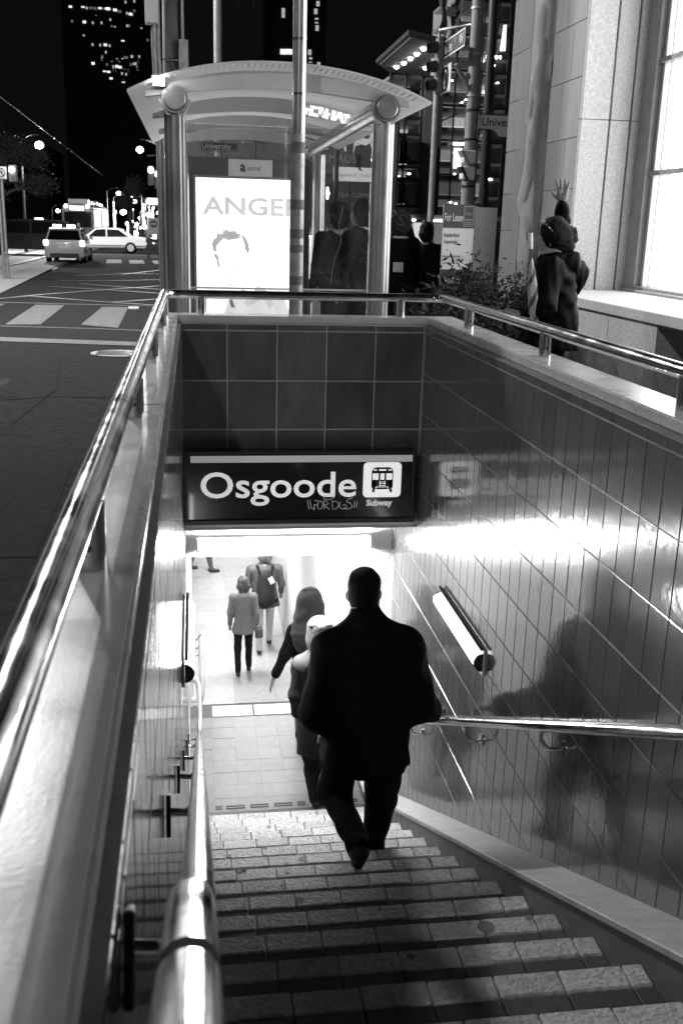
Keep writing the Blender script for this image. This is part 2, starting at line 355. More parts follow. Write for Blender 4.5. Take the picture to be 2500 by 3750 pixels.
for pts in ([(-.9, 3), (-1.1, 4.6), (-1.0, 6.2), (-1.4, 8.5), (-1.25, 10.4), (-1.5, 12.6)], [(-4.2, 9.4), (-3.1, 9.7), (-2.2, 9.5), (-1.2, 9.9), (-.5, 9.8)], [(-2.2, 12.2), (-2.5, 10), (-2.3, 7.5), (-2.6, 5.5)]): strip('tar_crack', [(x+rnd.gauss(0, .02), y) for x, y in pts], .03, tar, .005)
for k in range(26):
    x, y = rnd.uniform(-3.6, -.6), rnd.uniform(6, 14.5); w_ = rnd.uniform(.05, .4); poly('scuff_mark', [(x, y), (x+w_, y+.03), (x+w_*.9, y+.05), (x+.02, y+.035)], pale_as, .004)
mh = MB(); mh.disc((-.86, 13.2, -.148), (0, 0, 1), .34, .012, 24); mo = mh.build('manhole_cover', galv); tag(mo, 'round iron manhole cover in the asphalt near the stop line', 'manhole cover')
for k in range(6):
    g = MB(); g.box(-1.12+.0, -.6, 12.98+.08*k, 13.01+.08*k, -.137, -.131); g.build('cover_rib', steel, mo)
lt = MB(); lt.obox((-1.07, 20.78, zr(20.8)+.03), (.1, .01, 0), (0, .05, .01), (0, 0, .012)); tag(lt.build('litter', signwhite), 'crumpled white scrap of paper on the crosswalk', 'litter')
# pavements
pv = MB(); pv.box(-.36, -.145, -8, 15.6, -.2, 0); pv.box(1.745, 12, -8, 15.6, -.2, -.001); pv.box(-.145, 1.745, 6.37, 15.6, -.2, -.002); pv.box(-.145, 1.745, -8, 1.25, -.2, -.0015)
pave = struct('pavement', pv, concrete)
kb = MB(); kb.box(-.5, -.363, -8, 15.6, -.2, .004); struct('kerb', kb, mat('kerb_stone', .3, .7, var=.2, vs=9), pave)
for (x0, x1, y0, y1) in [(1.76+1.2*i, 2.945+1.2*i, 1+1.5*j, 2.485+1.5*j) for i in range(2) for j in range(6)]:
    b = MB(); b.box(x0, x1, y0, y1, -.001, .006); struct('paving_slab', b, concrete, pave)

# ------------------------------------------------------------------ stairs
st = MB(); prof = [(0, 1.25, -3.4)]
P = [(6.6, -3.4), (6.6, -2.79)]
for k in range(-4, 14):
    y, z = NZ(k)
    P += [(y-.006, NZ(k-1)[1]-.026 if k > -4 else -2.79), (y-.006, z-.026)]
P += [(.9, NZ(13)[1]-.026), (.9, -3.4)]
st.prism([(.03, y, z) for y, z in P], (1.318, 0, 0))
stairs = struct('stairs', st, mat('stair_core_concrete', .2, .8), angle=None)
joints = [.031, .0995, .288, .477, .665, .854, 1.042, 1.231, 1.346]
cache = {}
def piece(name, parent, w, d, h, loc, m, bev=.004, key=None):
    key = (name, round(w, 3), round(d, 3), round(h, 3))
    if key not in cache:
        b = MB(); b.box(-w/2, w/2, -d/2, d/2, -h, 0); cache[key] = b.mesh(name, m, bev, angle=None)
    return link(name, cache[key], parent, Matrix.Translation(loc) @ Matrix.Rotation(rnd.gauss(0, .004), 4, 'X') @ Matrix.Rotation(rnd.gauss(0, .003), 4, 'Y'))
for k in range(-3, 13):
    y, z = NZ(k); sh = .012*(k-4)-.02
    js = [joints[0]]+[j+sh for j in joints[1:-1] if .05 < j+sh < 1.32]+[joints[-1]]
    for a, b in zip(js, js[1:]):
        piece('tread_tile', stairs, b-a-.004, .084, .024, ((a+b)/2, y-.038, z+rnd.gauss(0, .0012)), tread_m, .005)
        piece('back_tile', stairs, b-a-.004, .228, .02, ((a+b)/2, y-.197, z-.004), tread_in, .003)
# sloping side stringers with a pale cap
for x0, x1 in ((1.346, 1.53),):
    s_ = MB(); yy = [0.9, 6.5, 8.5]; top = lambda y: max(nose(y), -2.74)+.07
    s_.prism([(x0, .9, -3.4), (x0, .9, top(.9)), (x0, 6.69, top(6.69)), (x0, 8.4, top(6.69)), (x0, 8.4, -3.4)], (x1-x0, 0, 0))
    so = struct('stringer', s_, stringer_m, stairs, angle=None)
    c_ = MB(); e = .012 if x0 > 1 else 0; e2 = .012 if x0 < 1 else 0
    c_.prism([(x0-e, .9, top(.9)), (x0-e, .9, top(.9)+.028), (x0-e, 6.69, top(6.69)+.028), (x0-e, 8.4, top(6.69)+.028), (x0-e, 8.4, top(6.69)), (x0-e, 6.69, top(6.69))], (x1-x0+e+e2, 0, 0))
    c_.build('cap', cap_m, so, bevel=.004)
gum = mat('old_gum_spot', .16, .8); b = MB()
for k in range(22):
    kk = rnd.randrange(-2, 10); y, z = NZ(kk); b.disc((rnd.uniform(.25, 1.3), y-.005-.07*rnd.random(), z-.001), (0, 0, 1), rnd.uniform(.005, .016), .0022, 9)
for kk, x, rr in ((8, 1.08, .03), (6, .5, .02), (3, .62, .022)): y, z = NZ(kk); b.disc((x, y-.04, z-.001), (0, 0, 1), rr, .0022, 12)
tag(b.build('gum_spot', gum, stairs), kind='stuff')
# landing and lower concourse
LSZ = .1878
ld = MB(); ld.box(.03, 1.53, 7.2, 8.39, -3.6, -2.7425); ld.box(.03, 1.53, 6.42, 7.2, -3.6, -2.7425)
for j in range(15): ld.box(.03, 1.53, 8.39, 8.39+.3173*(15-j), -5.3, -5.14+.1603*j)
landing = struct('landing', ld, mat('landing_screed', .09, .8), angle=None)
for i in range(-1, 6):
    for j in range(8):
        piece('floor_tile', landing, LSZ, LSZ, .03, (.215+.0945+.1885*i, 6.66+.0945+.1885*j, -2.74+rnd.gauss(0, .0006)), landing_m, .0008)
for i in range(4): piece('edge_strip', landing, .36, .2, .04, (.215+.19+.3775*i if i < 3 else 1.44, 8.285, -2.734), mat('white_edge_strip', .8, .5) if i == 0 else MATS['white_edge_strip'], .004)
for i, (a, b) in enumerate(((.22, .27), (.3, .44), (.48, .62), (.66, .8), (.84, .9), (1.16, 1.3))):
    for q in (0, 1):
        g = MB(); g.box(a, b, 6.70+.03*q, 6.714+.03*q, -2.739, -2.734); g.build('drain_slot', darkmetal, landing)
fl = MB(); fl.box(-9, 9, 13.1, 26, -5.4, -5.165); conc = struct('concourse_floor', fl, mat('concourse_screed', .4, .8))
for i in range(4):
    for j in range(17): piece('floor_tile', conc, .598, .598, .03, (-.27+.6*i, 13.5+.6*j, -5.14), floor_m, .001)
pw = MB(); pw.box(1.53, 1.9, 6.9, 24, -5.2, .02-.4); pw.box(-.4, .03, 6.9, 14.5, -5.2, -.38); pw.box(-9, 1.9, 24, 24.2, -5.2, -.3); pw.box(-9, -.4, 14.4, 14.6, -5.2, -.3)
passage = struct('passage_wall', pw, white_paint)
ce = MB(); ce.box(.02, 1.55, 6.36, 8.6, -.39, -.22); ce.prism([(-.0, 8.6, -.39), (-.0, 13, -2.45), (-.0, 13, -2.2), (-.0, 8.6, -.22)], (1.55, 0, 0)); ce.box(-9, 1.9, 13, 24.2, -2.45, -2.2)
struct('passage_ceiling', ce, white_paint)
bh = MB(); bh.box(.03, 1.524, 6.9, 7.05, -.80, -.385); struct('bulkhead', bh, white_paint)
# ------------------------------------------------------------------ tiled parapet walls round the stairwell
def tile_mesh(w, h, m):
    b = MB(); d = .011; c = .0022
    b.add([(-w/2, 0, -h/2), (w/2, 0, -h/2), (w/2, 0, h/2), (-w/2, 0, h/2), (-w/2, -d+c, -h/2), (w/2, -d+c, -h/2), (w/2, -d+c, h/2), (-w/2, -d+c, h/2),
           (-w/2+c, -d, -h/2+c), (w/2-c, -d, -h/2+c), (w/2-c, -d, h/2-c), (-w/2+c, -d, h/2-c)],
          [(0, 1, 5, 4), (1, 2, 6, 5), (2, 3, 7, 6), (3, 0, 4, 7), (4, 5, 9, 8), (5, 6, 10, 9), (6, 7, 11, 10), (7, 4, 8, 11), (8, 9, 10, 11)])
    return b
TW, TH, ZR0 = .1381, .2485, .8788
def wall_tiles(parent, xf, sgn):
    """side wall: tall narrow tiles; the 300 nearest are parts, the others one mesh"""
    cells = []
    rows = [(ZR0+.041, ZR0)]+[(ZR0-TH*r, ZR0-TH*(r+1)) for r in range(15)]
    for c in range(-2, 47):
        y1 = 3.7849+TW*(20-c); y0 = y1-TW
        if y1 > 6.86 or y0 < .3: continue
        for a, b in rows:
            if a < max(nose(y1), -2.74)+.02 or (y1 > 6.2 and b > -.42): continue
            if y1 > 6.17 and b > -.42: continue
            cells.append((y0, y1, b, a))
    cells.sort(key=lambda q: (q[0]-0)**2+(q[2]-1.5)**2*.5)
    mt = {}; rest = MB()
    for n, (y0, y1, b, a) in enumerate(cells):
        h = round(a-b-.0036, 4); w = TW-.0042
        rot = Matrix.Rotation(R(-90*sgn), 4, 'Z')
        M = Matrix.Translation((xf, (y0+y1)/2, (a+b)/2)) @ rot @ Matrix.Rotation(rnd.gauss(0, .0026), 4, "X") @ Matrix.Rotation(rnd.gauss(0, .003), 4, "Z")
        if n < 300:
            if h not in mt: mt[h] = tile_mesh(w, h, tile_side).mesh('wall_tile', tile_side, angle=None)
            link('wall_tile', mt[h], parent, M)
        else:
            t = tile_mesh(w, h, tile_side); rest.add([M @ Vector(v) for v in t.v], t.f)
    if rest.v: tag(rest.build('wall_tile', tile_side, parent, angle=None), kind='stuff')
def coping_piece(parent, x0, x1, y0, y1):
    b = MB(); b.box(x0, x1, y0, y1, .9215, .966); b.build('coping_stone', coping_m, parent, bevel=.006, seg=2)
# right wall
rw = thing('stairwell_wall', 'glazed tall narrow tiles on the stairwell wall with the long wall lamp', 'wall', (1.64, 4, 0))
b = MB(); b.box(1.5259, 1.742, .2, 6.9, -3.3, .921); b.build('wall_core', grout_side, rw)
wall_tiles(rw, 1.535, 1)
for a, c in ((.6, 2.02), (2.023, 4.86), (4.863, 6.372)): coping_piece(rw, 1.565, 1.747, a, c)
# left wall
lw = thing('stairwell_wall', 'glazed tiled stairwell wall on the street side above the lower handrail', 'wall', (-.06, 4, 0))
b = MB(); b.box(-.14, .0271, .2, 6.9, -3.3, .921); b.build('wall_core', grout_side, lw)
wall_tiles(lw, .018, -1)
for a, c in ((.3, 3.1), (3.103, 6.372)): coping_piece(lw, -.147, .0116, a, c)
# end wall above the portal
bw = thing('stairwell_wall', 'end wall of dark square tiles above the black station sign', 'wall', (.77, 6.28, 0))
b = MB(); b.box(.02, 1.535, 6.182, 6.36, -.385, .921); b.build('wall_core', grout, bw)
t0 = [.0305, .3044, .6094, .9144, 1.2194, 1.5244]; zs = [.921, .8798, .5748, .2698, -.0352, -.335]
mt = {}
for x0, x1 in zip(t0, t0[1:]):
    for z1, z0 in zip(zs, zs[1:]):
        w, h = round(x1-x0-.008, 4), round(z1-z0-.008, 4)
        if (w, h) not in mt: mt[(w, h)] = tile_mesh(w, h, tile_back).mesh('wall_tile', tile_back, angle=None)
        link('wall_tile', mt[(w, h)], bw, Matrix.Translation(((x0+x1)/2, 6.19, (z0+z1)/2)) @ Matrix.Rotation(rnd.gauss(0, .002), 4, 'X') @ Matrix.Rotation(rnd.gauss(0, .002), 4, 'Z'))
b = MB(); b.box(.0125, 1.564, 6.2, 6.374, .9215, .966); b.build('coping_stone', coping_m, bw, bevel=.006, seg=2)
b = MB(); b.box(.03, 1.53, 6.172, 6.37, -.362, -.337); b.build('lintel', mat('scuffed_white_lintel', .85, .5, var=.15, vs=9), bw, bevel=.004)

# ------------------------------------------------------------------ stainless guard rail on the copings
gr_ = thing('guard_rail', 'stainless tube guard rail on short posts round the top of the stairwell', 'railing', (.8, 6.3, .966))
def arc(c, r, a0, a1, n=7): return [(c[0]+r*math.cos(R(a0+(a1-a0)*i/n)), c[1]+r*math.sin(R(a0+(a1-a0)*i/n)), c[2]) for i in range(n+1)]
zt = 1.085
pts = [(-.068, .25, zt)]+[(-.068, y, zt) for y in (1, 2, 3, 4, 5)]+arc((.022, 6.2, zt), .09, 180, 90)+arc((1.575, 6.2, zt), .09, 90, 0)+[(1.665, y, zt) for y in (5, 4, 3, 2, .6)]
b = MB(); b.tube(pts, .0265, 24); b.build('rail_tube', steel_pol, gr_, angle=60)
for x, y in [(-.066, 5.463), (-.066, 4.2), (-.066, 2.9), (-.066, 1.582), (1.665, 5.67), (1.665, 4.37), (1.665, 3.02), (1.665, 1.7), (.157, 6.29), (1.39, 6.29), (-.066, 6.15)]:
    b = MB(); b.tube([(x, y, .966), (x, y, 1.075)], .027, 24); po = b.build('post', steel, gr_, angle=60)
    b = MB(); b.tube([(x, y-.03, 1.005), (x, y-.02, 1.005)], .006, 8); b.build('set_screw', darkmetal, po)
for y in (2.35, 4.8):
    b = MB(); b.tube([(-.068, y, zt), (-.068, y+.05, zt)], .0272, 24); b.build('joint_sleeve', steel_pol, gr_, angle=60)

# ------------------------------------------------------------------ handrails
hz = lambda y: .90-.505*(y-.77)
hl = thing('handrail', 'thick stainless handrail with a domed sleeve close to the viewer', 'handrail', (.1, 3, -.2))
b = MB(); b.tube([(.1, .9, hz(.9)), (.102, 3, hz(3)), (.105, 5.2, hz(5.2)), (.108, 6.25, hz(6.25)), (.109, 6.45, hz(6.35)), (.109, 6.75, hz(6.36)), (.109, 7.1, hz(6.36)), (.09, 7.22, hz(6.36)), (.045, 7.24, hz(6.36))], .0195, 24); b.build('rail_tube', steel_pol, hl, angle=60)
ux = Vector((0, 1, -.505)).normalized()
b = MB(); p0 = Vector((.094, .625, hz(.625)+.006)); L = .29
b.tube([p0+ux*L*t for t in (0, .5, .86, .92, .96, .985, 1.0)], .0238, 28, rs=[.0238, .0238, .0238, .0228, .0195, .014, .005]); b.build('domed_sleeve', steel_pol, hl, angle=60)
b = MB(); b.tube([p0-ux*.034, p0+ux*.001], .0240, 28); b.build('rubber_ring', rubber, hl, angle=60)
b = MB(); b.tube([p0-ux*.6, p0-ux*.034], .0238, 28); b.build('near_tube', steel_pol, hl, angle=60)
for y in (.82, 1.95, 2.95, 4.0, 5.2, 6.3):
    z = hz(y)-.03
    b = MB(); b.obox((.036, y, z-.01), (.005, 0, 0), (0, .014, -.007), (0, .02, .04)); pl = b.build('wall_plate', darkmetal, hl, bevel=.002)
    b = MB(); b.tube([(.04, y, z), (.075, y, z-.004), (.1, y, z+.022)], .0085, 10); b.build('bracket_arm', steel, hl, angle=60)
h2 = thing('handrail', 'looped white handrail starting lower down beyond the landing', 'handrail', (.1, 8.5, -2.3))
q = lambda y: -2.0-.505*(y-8.3)
b = MB(); b.tube([(.05, 7.62, -2.28), (.12, 7.6, -2.28), (.135, 7.62, -2.2), (.135, 7.7, -2.0), (.135, 8.3, -1.98), (.135, 10, q(10)), (.135, 13, q(13))], .026, 16); b.build('rail_tube', white_gl, h2, angle=60)
b = MB(); b.tube([(.135, 7.72, -2.02), (.135, 7.72, -2.3)], .02, 12); b.build('end_loop', white_gl, h2, angle=60)
for y in (8.0, 9.2, 10.5):
    b = MB(); b.tube([(.03, y, q(y)-.06), (.1, y, q(y)-.06), (.135, y, q(y))], .01, 8); b.build('bracket_arm', steel, h2, angle=60)
h3 = thing('handrail', 'slim stainless handrail on curved brackets along the right tiled wall', 'handrail', (1.44, 4, -.7))
rz = lambda y: -.343-.5085*(y-3.373)
b = MB(); b.tube([(1.44, y, rz(y)) for y in (.9, 2, 3, 4, 5, 6.3)]+[(1.44, 6.5, rz(6.42)), (1.44, 6.85, rz(6.42)), (1.48, 6.95, rz(6.42)), (1.52, 6.95, rz(6.42))], .0225, 20); b.build('rail_tube', steel_pol, h3, angle=60)
for y in (5.69, 4.45, 3.42, 2.3):
    z = rz(y)
    b = MB(); b.disc((1.5255, y-.02, z-.09), (-1, 0, 0), .03, .012); pl = b.build('wall_plate', steel, h3, angle=60)
    b = MB(); b.tube([(1.52, y-.02, z-.09), (1.5, y-.02, z-.096), (1.47, y-.015, z-.094), (1.45, y-.008, z-.075), (1.44, y, z-.05), (1.44, y, z-.015)], .008, 10); b.build('bracket_arm', steel, h3, angle=60)
# ------------------------------------------------------------------ lamps of the stairwell
t = thing('portal_light', 'long glowing fluorescent fitting across the white bulkhead under the sign', 'light fitting', (.73, 6.88, -.69))
b = MB(); b.box(.10, 1.36, 6.875, 6.899, -.664, -.654); b.build('fitting_tray', alum_pale, t)
b = MB(); b.tube([(.12, 6.86, -.703), (1.345, 6.86, -.698)], .033, 16); b.build('lens', fluo, t, angle=60)
for x in (.105, 1.345): b = MB(); b.box(x, x+.016, 6.815, 6.899, -.75, -.66); b.build('end_cap', alum_pale, t, bevel=.003)
def wall_lamp(name, label, xw, sg, y0, y1, z):
    t = thing(name, label, 'wall lamp', (xw, (y0+y1)/2, z), 'lamps on the stairwell walls')
    b = MB(); b.box(min(xw, xw-sg*.012), max(xw, xw-sg*.012), y0, y1, z-.07, z+.07); b.build('back_plate', white_gl, t, bevel=.003)
    hx = lambda a, k=1.: (xw-sg*(.012+.044*k*math.sin(R(a))), z+.044*k*math.cos(R(a)))
    prof = [(xw-sg*.012, z+.044)]+[hx(a) for a in range(15, 180, 15)]+[(xw-sg*.012, z-.044)]
    b = MB(); b.prism([(x, y0+.018, zz) for x, zz in prof], (0, y1-y0-.036, 0)); b.build('lens', fluo_soft if sg > 0 else fluo_left, t, angle=40)
    prof = [(xw-sg*.0122, z+.046)]+[hx(a, 1.05) for a in range(15, 180, 15)]+[(xw-sg*.0122, z-.046)]
    for y in (y0+.003, y1-.018): b = MB(); b.prism([(x, y, zz) for x, zz in prof], (0, .0148, 0)); b.build('end_cap', darkmetal, t)
    b = MB(); b.box(min(xw-sg*.012, xw-sg*.03), max(xw-sg*.012, xw-sg*.03), y0, y1, z+.0705, z+.078); b.build('top_trim', darkmetal, t)
wall_lamp('wall_lamp', 'half round wall lamp with dark end caps on the right tiled wall', 1.524, 1, 4.47, 5.38, -.58)
wall_lamp('wall_lamp', 'half round wall lamp seen end on, above the black brackets of the left handrail', .029, -1, 4.47, 5.38, -.58)
for i, (y, z) in enumerate(((7.7, -.41), (10.2, -1.2), (14.5, -2.47), (17.5, -2.47), (20.5, -2.47))):
    b = MB(); b.box(.2, 1.35, y-.08, y+.08, z-.03-(.2 if i == 1 else 0), z-.0005-(.19 if i == 1 else 0)); o = b.build('ceiling_light', ceil_l if i else ceil_n); tag(o, ['fluorescent strip over the landing behind the bulkhead', 'fluorescent strip over the lower stair flight', 'first fluorescent strip over the lower concourse', 'second fluorescent strip over the lower concourse', 'farthest fluorescent strip over the lower concourse'][i], 'ceiling light', 'fluorescent strips on the passage ceiling')
# ------------------------------------------------------------------ station sign
sg = thing('station_sign', 'black station name sign with white lettering and subway train symbol above the stairway', 'sign', (.76, 6.12, -.08))
b = MB(); b.box(.035, 1.488, 6.085, 6.178, -.315, .155); b.build('sign_case', signblack, sg, bevel=.004)
for x0, x1, z0, z1 in ((.035, 1.488, .138, .156), (.035, 1.488, -.316, -.285), (.0345, .055, -.285, .138), (1.468, 1.4885, -.285, .138)):
    b = MB(); b.box(x0, x1, 6.07, 6.086, z0, z1); b.build('frame', blackpl, sg, bevel=.003)
b = MB(); b.box(.075, 1.465, 6.081, 6.0848, .082, .124); b.build('grey_band', signband, sg)
text('lettering', 'Osgoode', .232, (.125, 6.0848, -.142), signlit, sg, off=.0025, sx=1.145)
def rrect(x0, x1, z0, z1, r, y, n=6):
    p = []
    for cx, cz, a in ((x1-r, z1-r, 0), (x0+r, z1-r, 90), (x0+r, z0+r, 180), (x1-r, z0+r, 270)):
        p += [(cx+r*math.cos(R(a+90*i/n)), y, cz+r*math.sin(R(a+90*i/n))) for i in range(n+1)]
    return p
b = MB(); b.prism(rrect(1.153, 1.397, -.150, .078, .028, 6.0848), (0, -.003, 0)); pg = b.build('train_symbol_panel', signpan, sg)
b = MB(); y = 6.0818
b.prism(rrect(1.206, 1.344, -.085, .046, .03, y), (0, -.0015, 0))
for x in (1.206, 1.319): b.box(x, x+.025, y-.0015, y, -.088, -.03)
b.box(1.214, 1.336, y-.0015, y, -.098, -.086)
for x in (1.216, 1.328): b.box(x-.004, x+.012, y-.0015, y, -.117, -.097)
b.build('train_body', signblack, pg)
b = MB(); y = 6.0803
for x0, x1, z0, z1 in ((1.212, 1.250, -.035, .006), (1.300, 1.338, -.035, .006), (1.262, 1.288, -.035, .006), (1.252, 1.298, .024, .034), (1.217, 1.227, .024, .034), (1.231, 1.238, .024, .034), (1.323, 1.333, .024, .034), (1.312, 1.319, .024, .034),
                     (1.258, 1.262, -.075, -.042), (1.29, 1.294, -.075, -.042), (1.258, 1.294, -.052, -.049), (1.258, 1.294, -.062, -.059), (1.258, 1.294, -.075, -.072), (1.235, 1.315, -.083, -.080), (1.235, 1.238, -.1, -.083), (1.312, 1.315, -.1, -.083), (1.235, 1.315, -.103, -.1)):
    b.box(x0, x1, y-.001, y, z0, z1)
b.build('train_detail', signpan, pg)
text('lettering', 'Subway', .054, (1.178, 6.0848, -.205), mat('sign_dim_lettering', .4, .5, emit=.35), sg, off=.002)
gl = [[(0, .95), (.03, .1)], [(.045, .95), (.075, .15), (.12, .15), (.13, .55)], [(.13, .3), (.13, 0)], [(.13, .9), (.19, .85)], [(.12, .5), (.18, .5)], [(.2, .8), (.19, .3), (.22, .1), (.27, .15), (.29, .6), (.25, .85), (.2, .8)], [(.31, .8), (.32, .1)], [(.3, .85), (.36, .8), (.4, .6), (.36, .5), (.32, .5), (.42, .05)],
      [(.3, 1.0), (.34, 1.35), (.45, 1.4), (.5, 1.15), (.42, .95), (.32, 1.0)], [(.47, .8), (.48, .1), (.55, .1), (.6, .5), (.55, .8), (.45, .8)], [(.62, .75), (.6, .3), (.66, .1), (.74, .2), (.74, .45), (.66, .45)], [(.86, 1.1), (.78, 1.0), (.74, .75), (.82, .6), (.86, .3), (.8, .1), (.68, .1)], [(.9, .8), (.89, .2)], [(.95, .8), (.93, .2)]]
b = MB()
for s_ in gl: b.tube([(.802+.335*x, 6.0845, -.232+.072*z) for x, z in s_], .0026, 6)
b.build('marker_tag', graff, sg)
# ------------------------------------------------------------------ bus shelter behind the stairwell
sh = thing('transit_shelter', 'steel and glass transit shelter with an arched roof behind the stairwell', 'shelter', (.73, 9.7, 0))
RX, RZ = [-.31, -.14, .112, .383, .656, .933, 1.214, 1.5, 1.75], [2.338, 2.417, 2.495, 2.536, 2.554, 2.548, 2.512, 2.438, 2.345]
def arcz(x): return float(np.interp(x, RX, RZ))
xs = np.linspace(-.31, 1.75, 33)
cf = np.polyfit(RX, RZ, 4); zc = lambda x: float(np.polyval(cf, x))
roof_m = glass_mat('frosted_roof_sheet', .55, .5); 
frost = mat('frosted_roof', .75, .5, var=.08, vs=3)
_n = frost.node_tree.nodes; _l = frost.node_tree.links; _t = _n.new('ShaderNodeBsdfTranslucent'); _t.inputs[0].default_value = (.8, .8, .8, 1); _m = _n.new('ShaderNodeMixShader'); _m.inputs[0].default_value = .55
_l.new(_n['Principled BSDF'].outputs[0], _m.inputs[1]); _l.new(_t.outputs[0], _m.inputs[2]); _l.new(_m.outputs[0], _n['Material Output'].inputs[0])
b = MB()
b.prism([(x, 7.28, zc(x)) for x in xs]+[(x, 7.28, zc(x)-.014) for x in xs[::-1]], (0, 4.65, 0)); b.build('roof_sheet', frost, sh, angle=30)
for i, y in enumerate((7.40, 8.9, 10.4, 11.8)):
    b = MB(); top = [(x, y, zc(x)-.045) for x in np.linspace(-.2, 1.62, 29)]; bot = [(x, y, zc(x)-.045-.02-.085*max(0, 1-abs((x-.71)/.93)**3.2)-.012) for x in np.linspace(-.2, 1.62, 29)[::-1]]
    b.prism(top+bot, (0, .05, 0)); b.build('roof_beam', alum_pale, sh, bevel=.004)
fr_d = mat('roof_frit_dot', .75, .5)
for row in range(2):
    b = MB()
    for i in range(46):
        x = -.2+1.85*i/45
        for k in range(7): b.box(x-.006, x+.006, 7.3+.016+row*.55+.028*k, 7.3+.028+row*.55+.028*k, zc(x)-.0175, zc(x)-.0145)
    tag(b.build('frit_dot', fr_d, sh), kind='stuff')
led = emis('lit_ticker_dot', 3.)
b = MB()
for i in range(46):
    for r_ in range(3):
        if rnd.random() < .55:
            x = 1.0+.42*i/46; z = zc(x)-.075-.028*r_
            b.box(x, x+.0065, 8.893, 8.8985, z-.009-.01*rnd.random(), z+.004)
tag(b.build('ticker_dot', led, sh), kind='stuff')
for n, (x, y) in enumerate(((0., 7.47), (1.455, 7.47), (-.0, 12.0), (1.55, 12.0))):
    b = MB(); ring = []
    for k in range(32):
        a = 2*math.pi*k/32; rr = .076-(.006 if k in (5, 11, 21, 27) else 0); ring.append((x+rr*math.cos(a), y+rr*math.sin(a), 0))
    b.prism(ring, (0, 0, 2.27)); b.build('column', alum, sh, angle=25)
    if n < 2:
        b = MB(); b.disc((x+.0, 7.375, 2.302), (0, -1, 0), .072, .03, 32); md = b.build('medallion', alum, sh, bevel=.004, angle=25)
        b = MB(); b.tube([(x, 7.38, 2.302), (x, 7.37, 2.302)], .09, 32); b.build('medallion_rim', alum, sh, angle=25)
        b = MB(); b.prism([(x-.11, 7.40, 2.30), (x+.11, 7.40, 2.30), (x+.06, 7.40, 2.2), (x-.06, 7.40, 2.2)], (0, .045, 0)); b.build('column_bracket', alum_pale, sh)
for x in (.0, 1.42):
    b = MB(); b.tube([(x, 7.5, 2.285), (x, 11.9, 2.285)], .046, 20); b.build('side_rail', alum, sh, angle=60)
    b = MB(); b.box(x-.03, x+.03, 7.6, 11.8, 2.325, 2.36); b.build('gutter', alum_pale, sh)
for nm, q in (('glass_panel', (.085, 1.372, 7.465, 7.475, .12, 2.16)), ('glass_panel', (.005, .015, 8.6, 11.9, .12, 2.2))):
    b = MB(); b.box(*q); p_ = b.build(nm, glass, sh)
for z in (1.025, 1.052):
    b = MB(); b.box(.09, 1.37, 7.460, 7.464, z-.0065, z+.0065); b.build('safety_stripe', signwhite, sh)
b = MB()
for k in range(26):
    x, z = rnd.uniform(.7, 1.35), rnd.uniform(1.1, 2.1); a = rnd.uniform(-.9, .9)+(math.pi/2 if rnd.random() < .3 else 0); L = rnd.uniform(.05, .28)
    p = [(x+L*t*math.cos(a)+.01*math.sin(3*t+k), 7.463, z+L*t*math.sin(a)+.012*math.sin(4*t+k)) for t in (0, .25, .5, .75, 1)]
    b.tube(p, .0008, 4)
for pth in ([(1.18, 1.65), (1.15, 1.52), (1.17, 1.4), (1.12, 1.25), (1.1, 1.1)], [(1.05, 1.5), (1.13, 1.47), (1.2, 1.49)]): b.tube([(x, 7.462, z) for x, z in pth], .0035, 5)
tag(b.build('scratch', mat('glass_scratch', .16, .7), sh), kind='stuff')
# bench inside
b = MB(); b.box(1.28, 1.42, 8.2, 11.2, .47, .5); b.build('bench_seat', alum, sh, bevel=.006)
for y in (8.4, 9.7, 11.0): b = MB(); b.box(1.33, 1.37, y-.02, y+.02, 0, .47); b.build('bench_leg', alum, sh)
b = MB(); b.box(.10, .14, 11.9, 12.4, 2.0, 2.2)
# advertising box at the far end
ad = thing('advertising_box', 'glowing backlit poster with large grey capitals at the far end of the shelter', 'advertising panel', (.75, 12.25, 0))
b = MB(); b.box(.06, 1.47, 12.2, 12.42, .12, 2.23); b.build('cabinet', mat('grey_ad_cabinet', .13, .5), ad, bevel=.01)
b = MB(); b.box(.152, 1.36, 12.192, 12.1995, .40, 1.995); b.build('poster', poster_e, ad)
for x0, x1, z0, z1 in ((.125, .151, .37, 2.02), (1.361, 1.40, .37, 2.02), (.151, 1.361, 1.996, 2.02), (.151, 1.361, .37, .399)): b = MB(); b.box(x0, x1, 12.18, 12.1995, z0, z1); b.build('poster_frame', alum, ad)
b = MB(); b.box(.524, 1.026, 12.185, 12.1995, 2.022, 2.206); hp = b.build('header_plate', mat('pale_header_plate', .42, .5, emit=.2), ad)
text('lettering', 'a', .15, (.655, 12.1845, 2.078), darkmetal, hp, off=.004); text('lettering', 'astral', .072, (.735, 12.1845, 2.09), darkmetal, hp)
text('lettering', 'CHARLIE SHEEN', .062, (.50, 12.1915, 1.872), poster_l, ad, space=1.1)
text('lettering', 'ANGER', .27, (.235, 12.1915, 1.60), poster_l, ad, off=.006, sx=1.28)
b = MB()   # printed portrait: hair, brow and collar only, the face is burnt out
def blob(mb, cx, cz, pts, y=12.1912): mb.prism([(cx+x, y, cz+z) for x, z in pts], (0, -.001, 0))
hp_ = [(-.20, -.02), (-.215, .06), (-.19, .12), (-.17, .11), (-.15, .18), (-.10, .16), (-.06, .22), (0, .19), (.05, .21), (.09, .17), (.12, .185), (.1, .125), (.03, .11), (-.03, .10), (-.08, .12), (-.13, .07), (-.165, .02), (-.16, -.04)]
blob(b, .545, 1.21, hp_); blob(b, .665, 1.29, [(0, .10), (.05, .06), (.085, 0), (.1, -.08), (.085, -.14), (.055, -.08), (.04, -.01)])
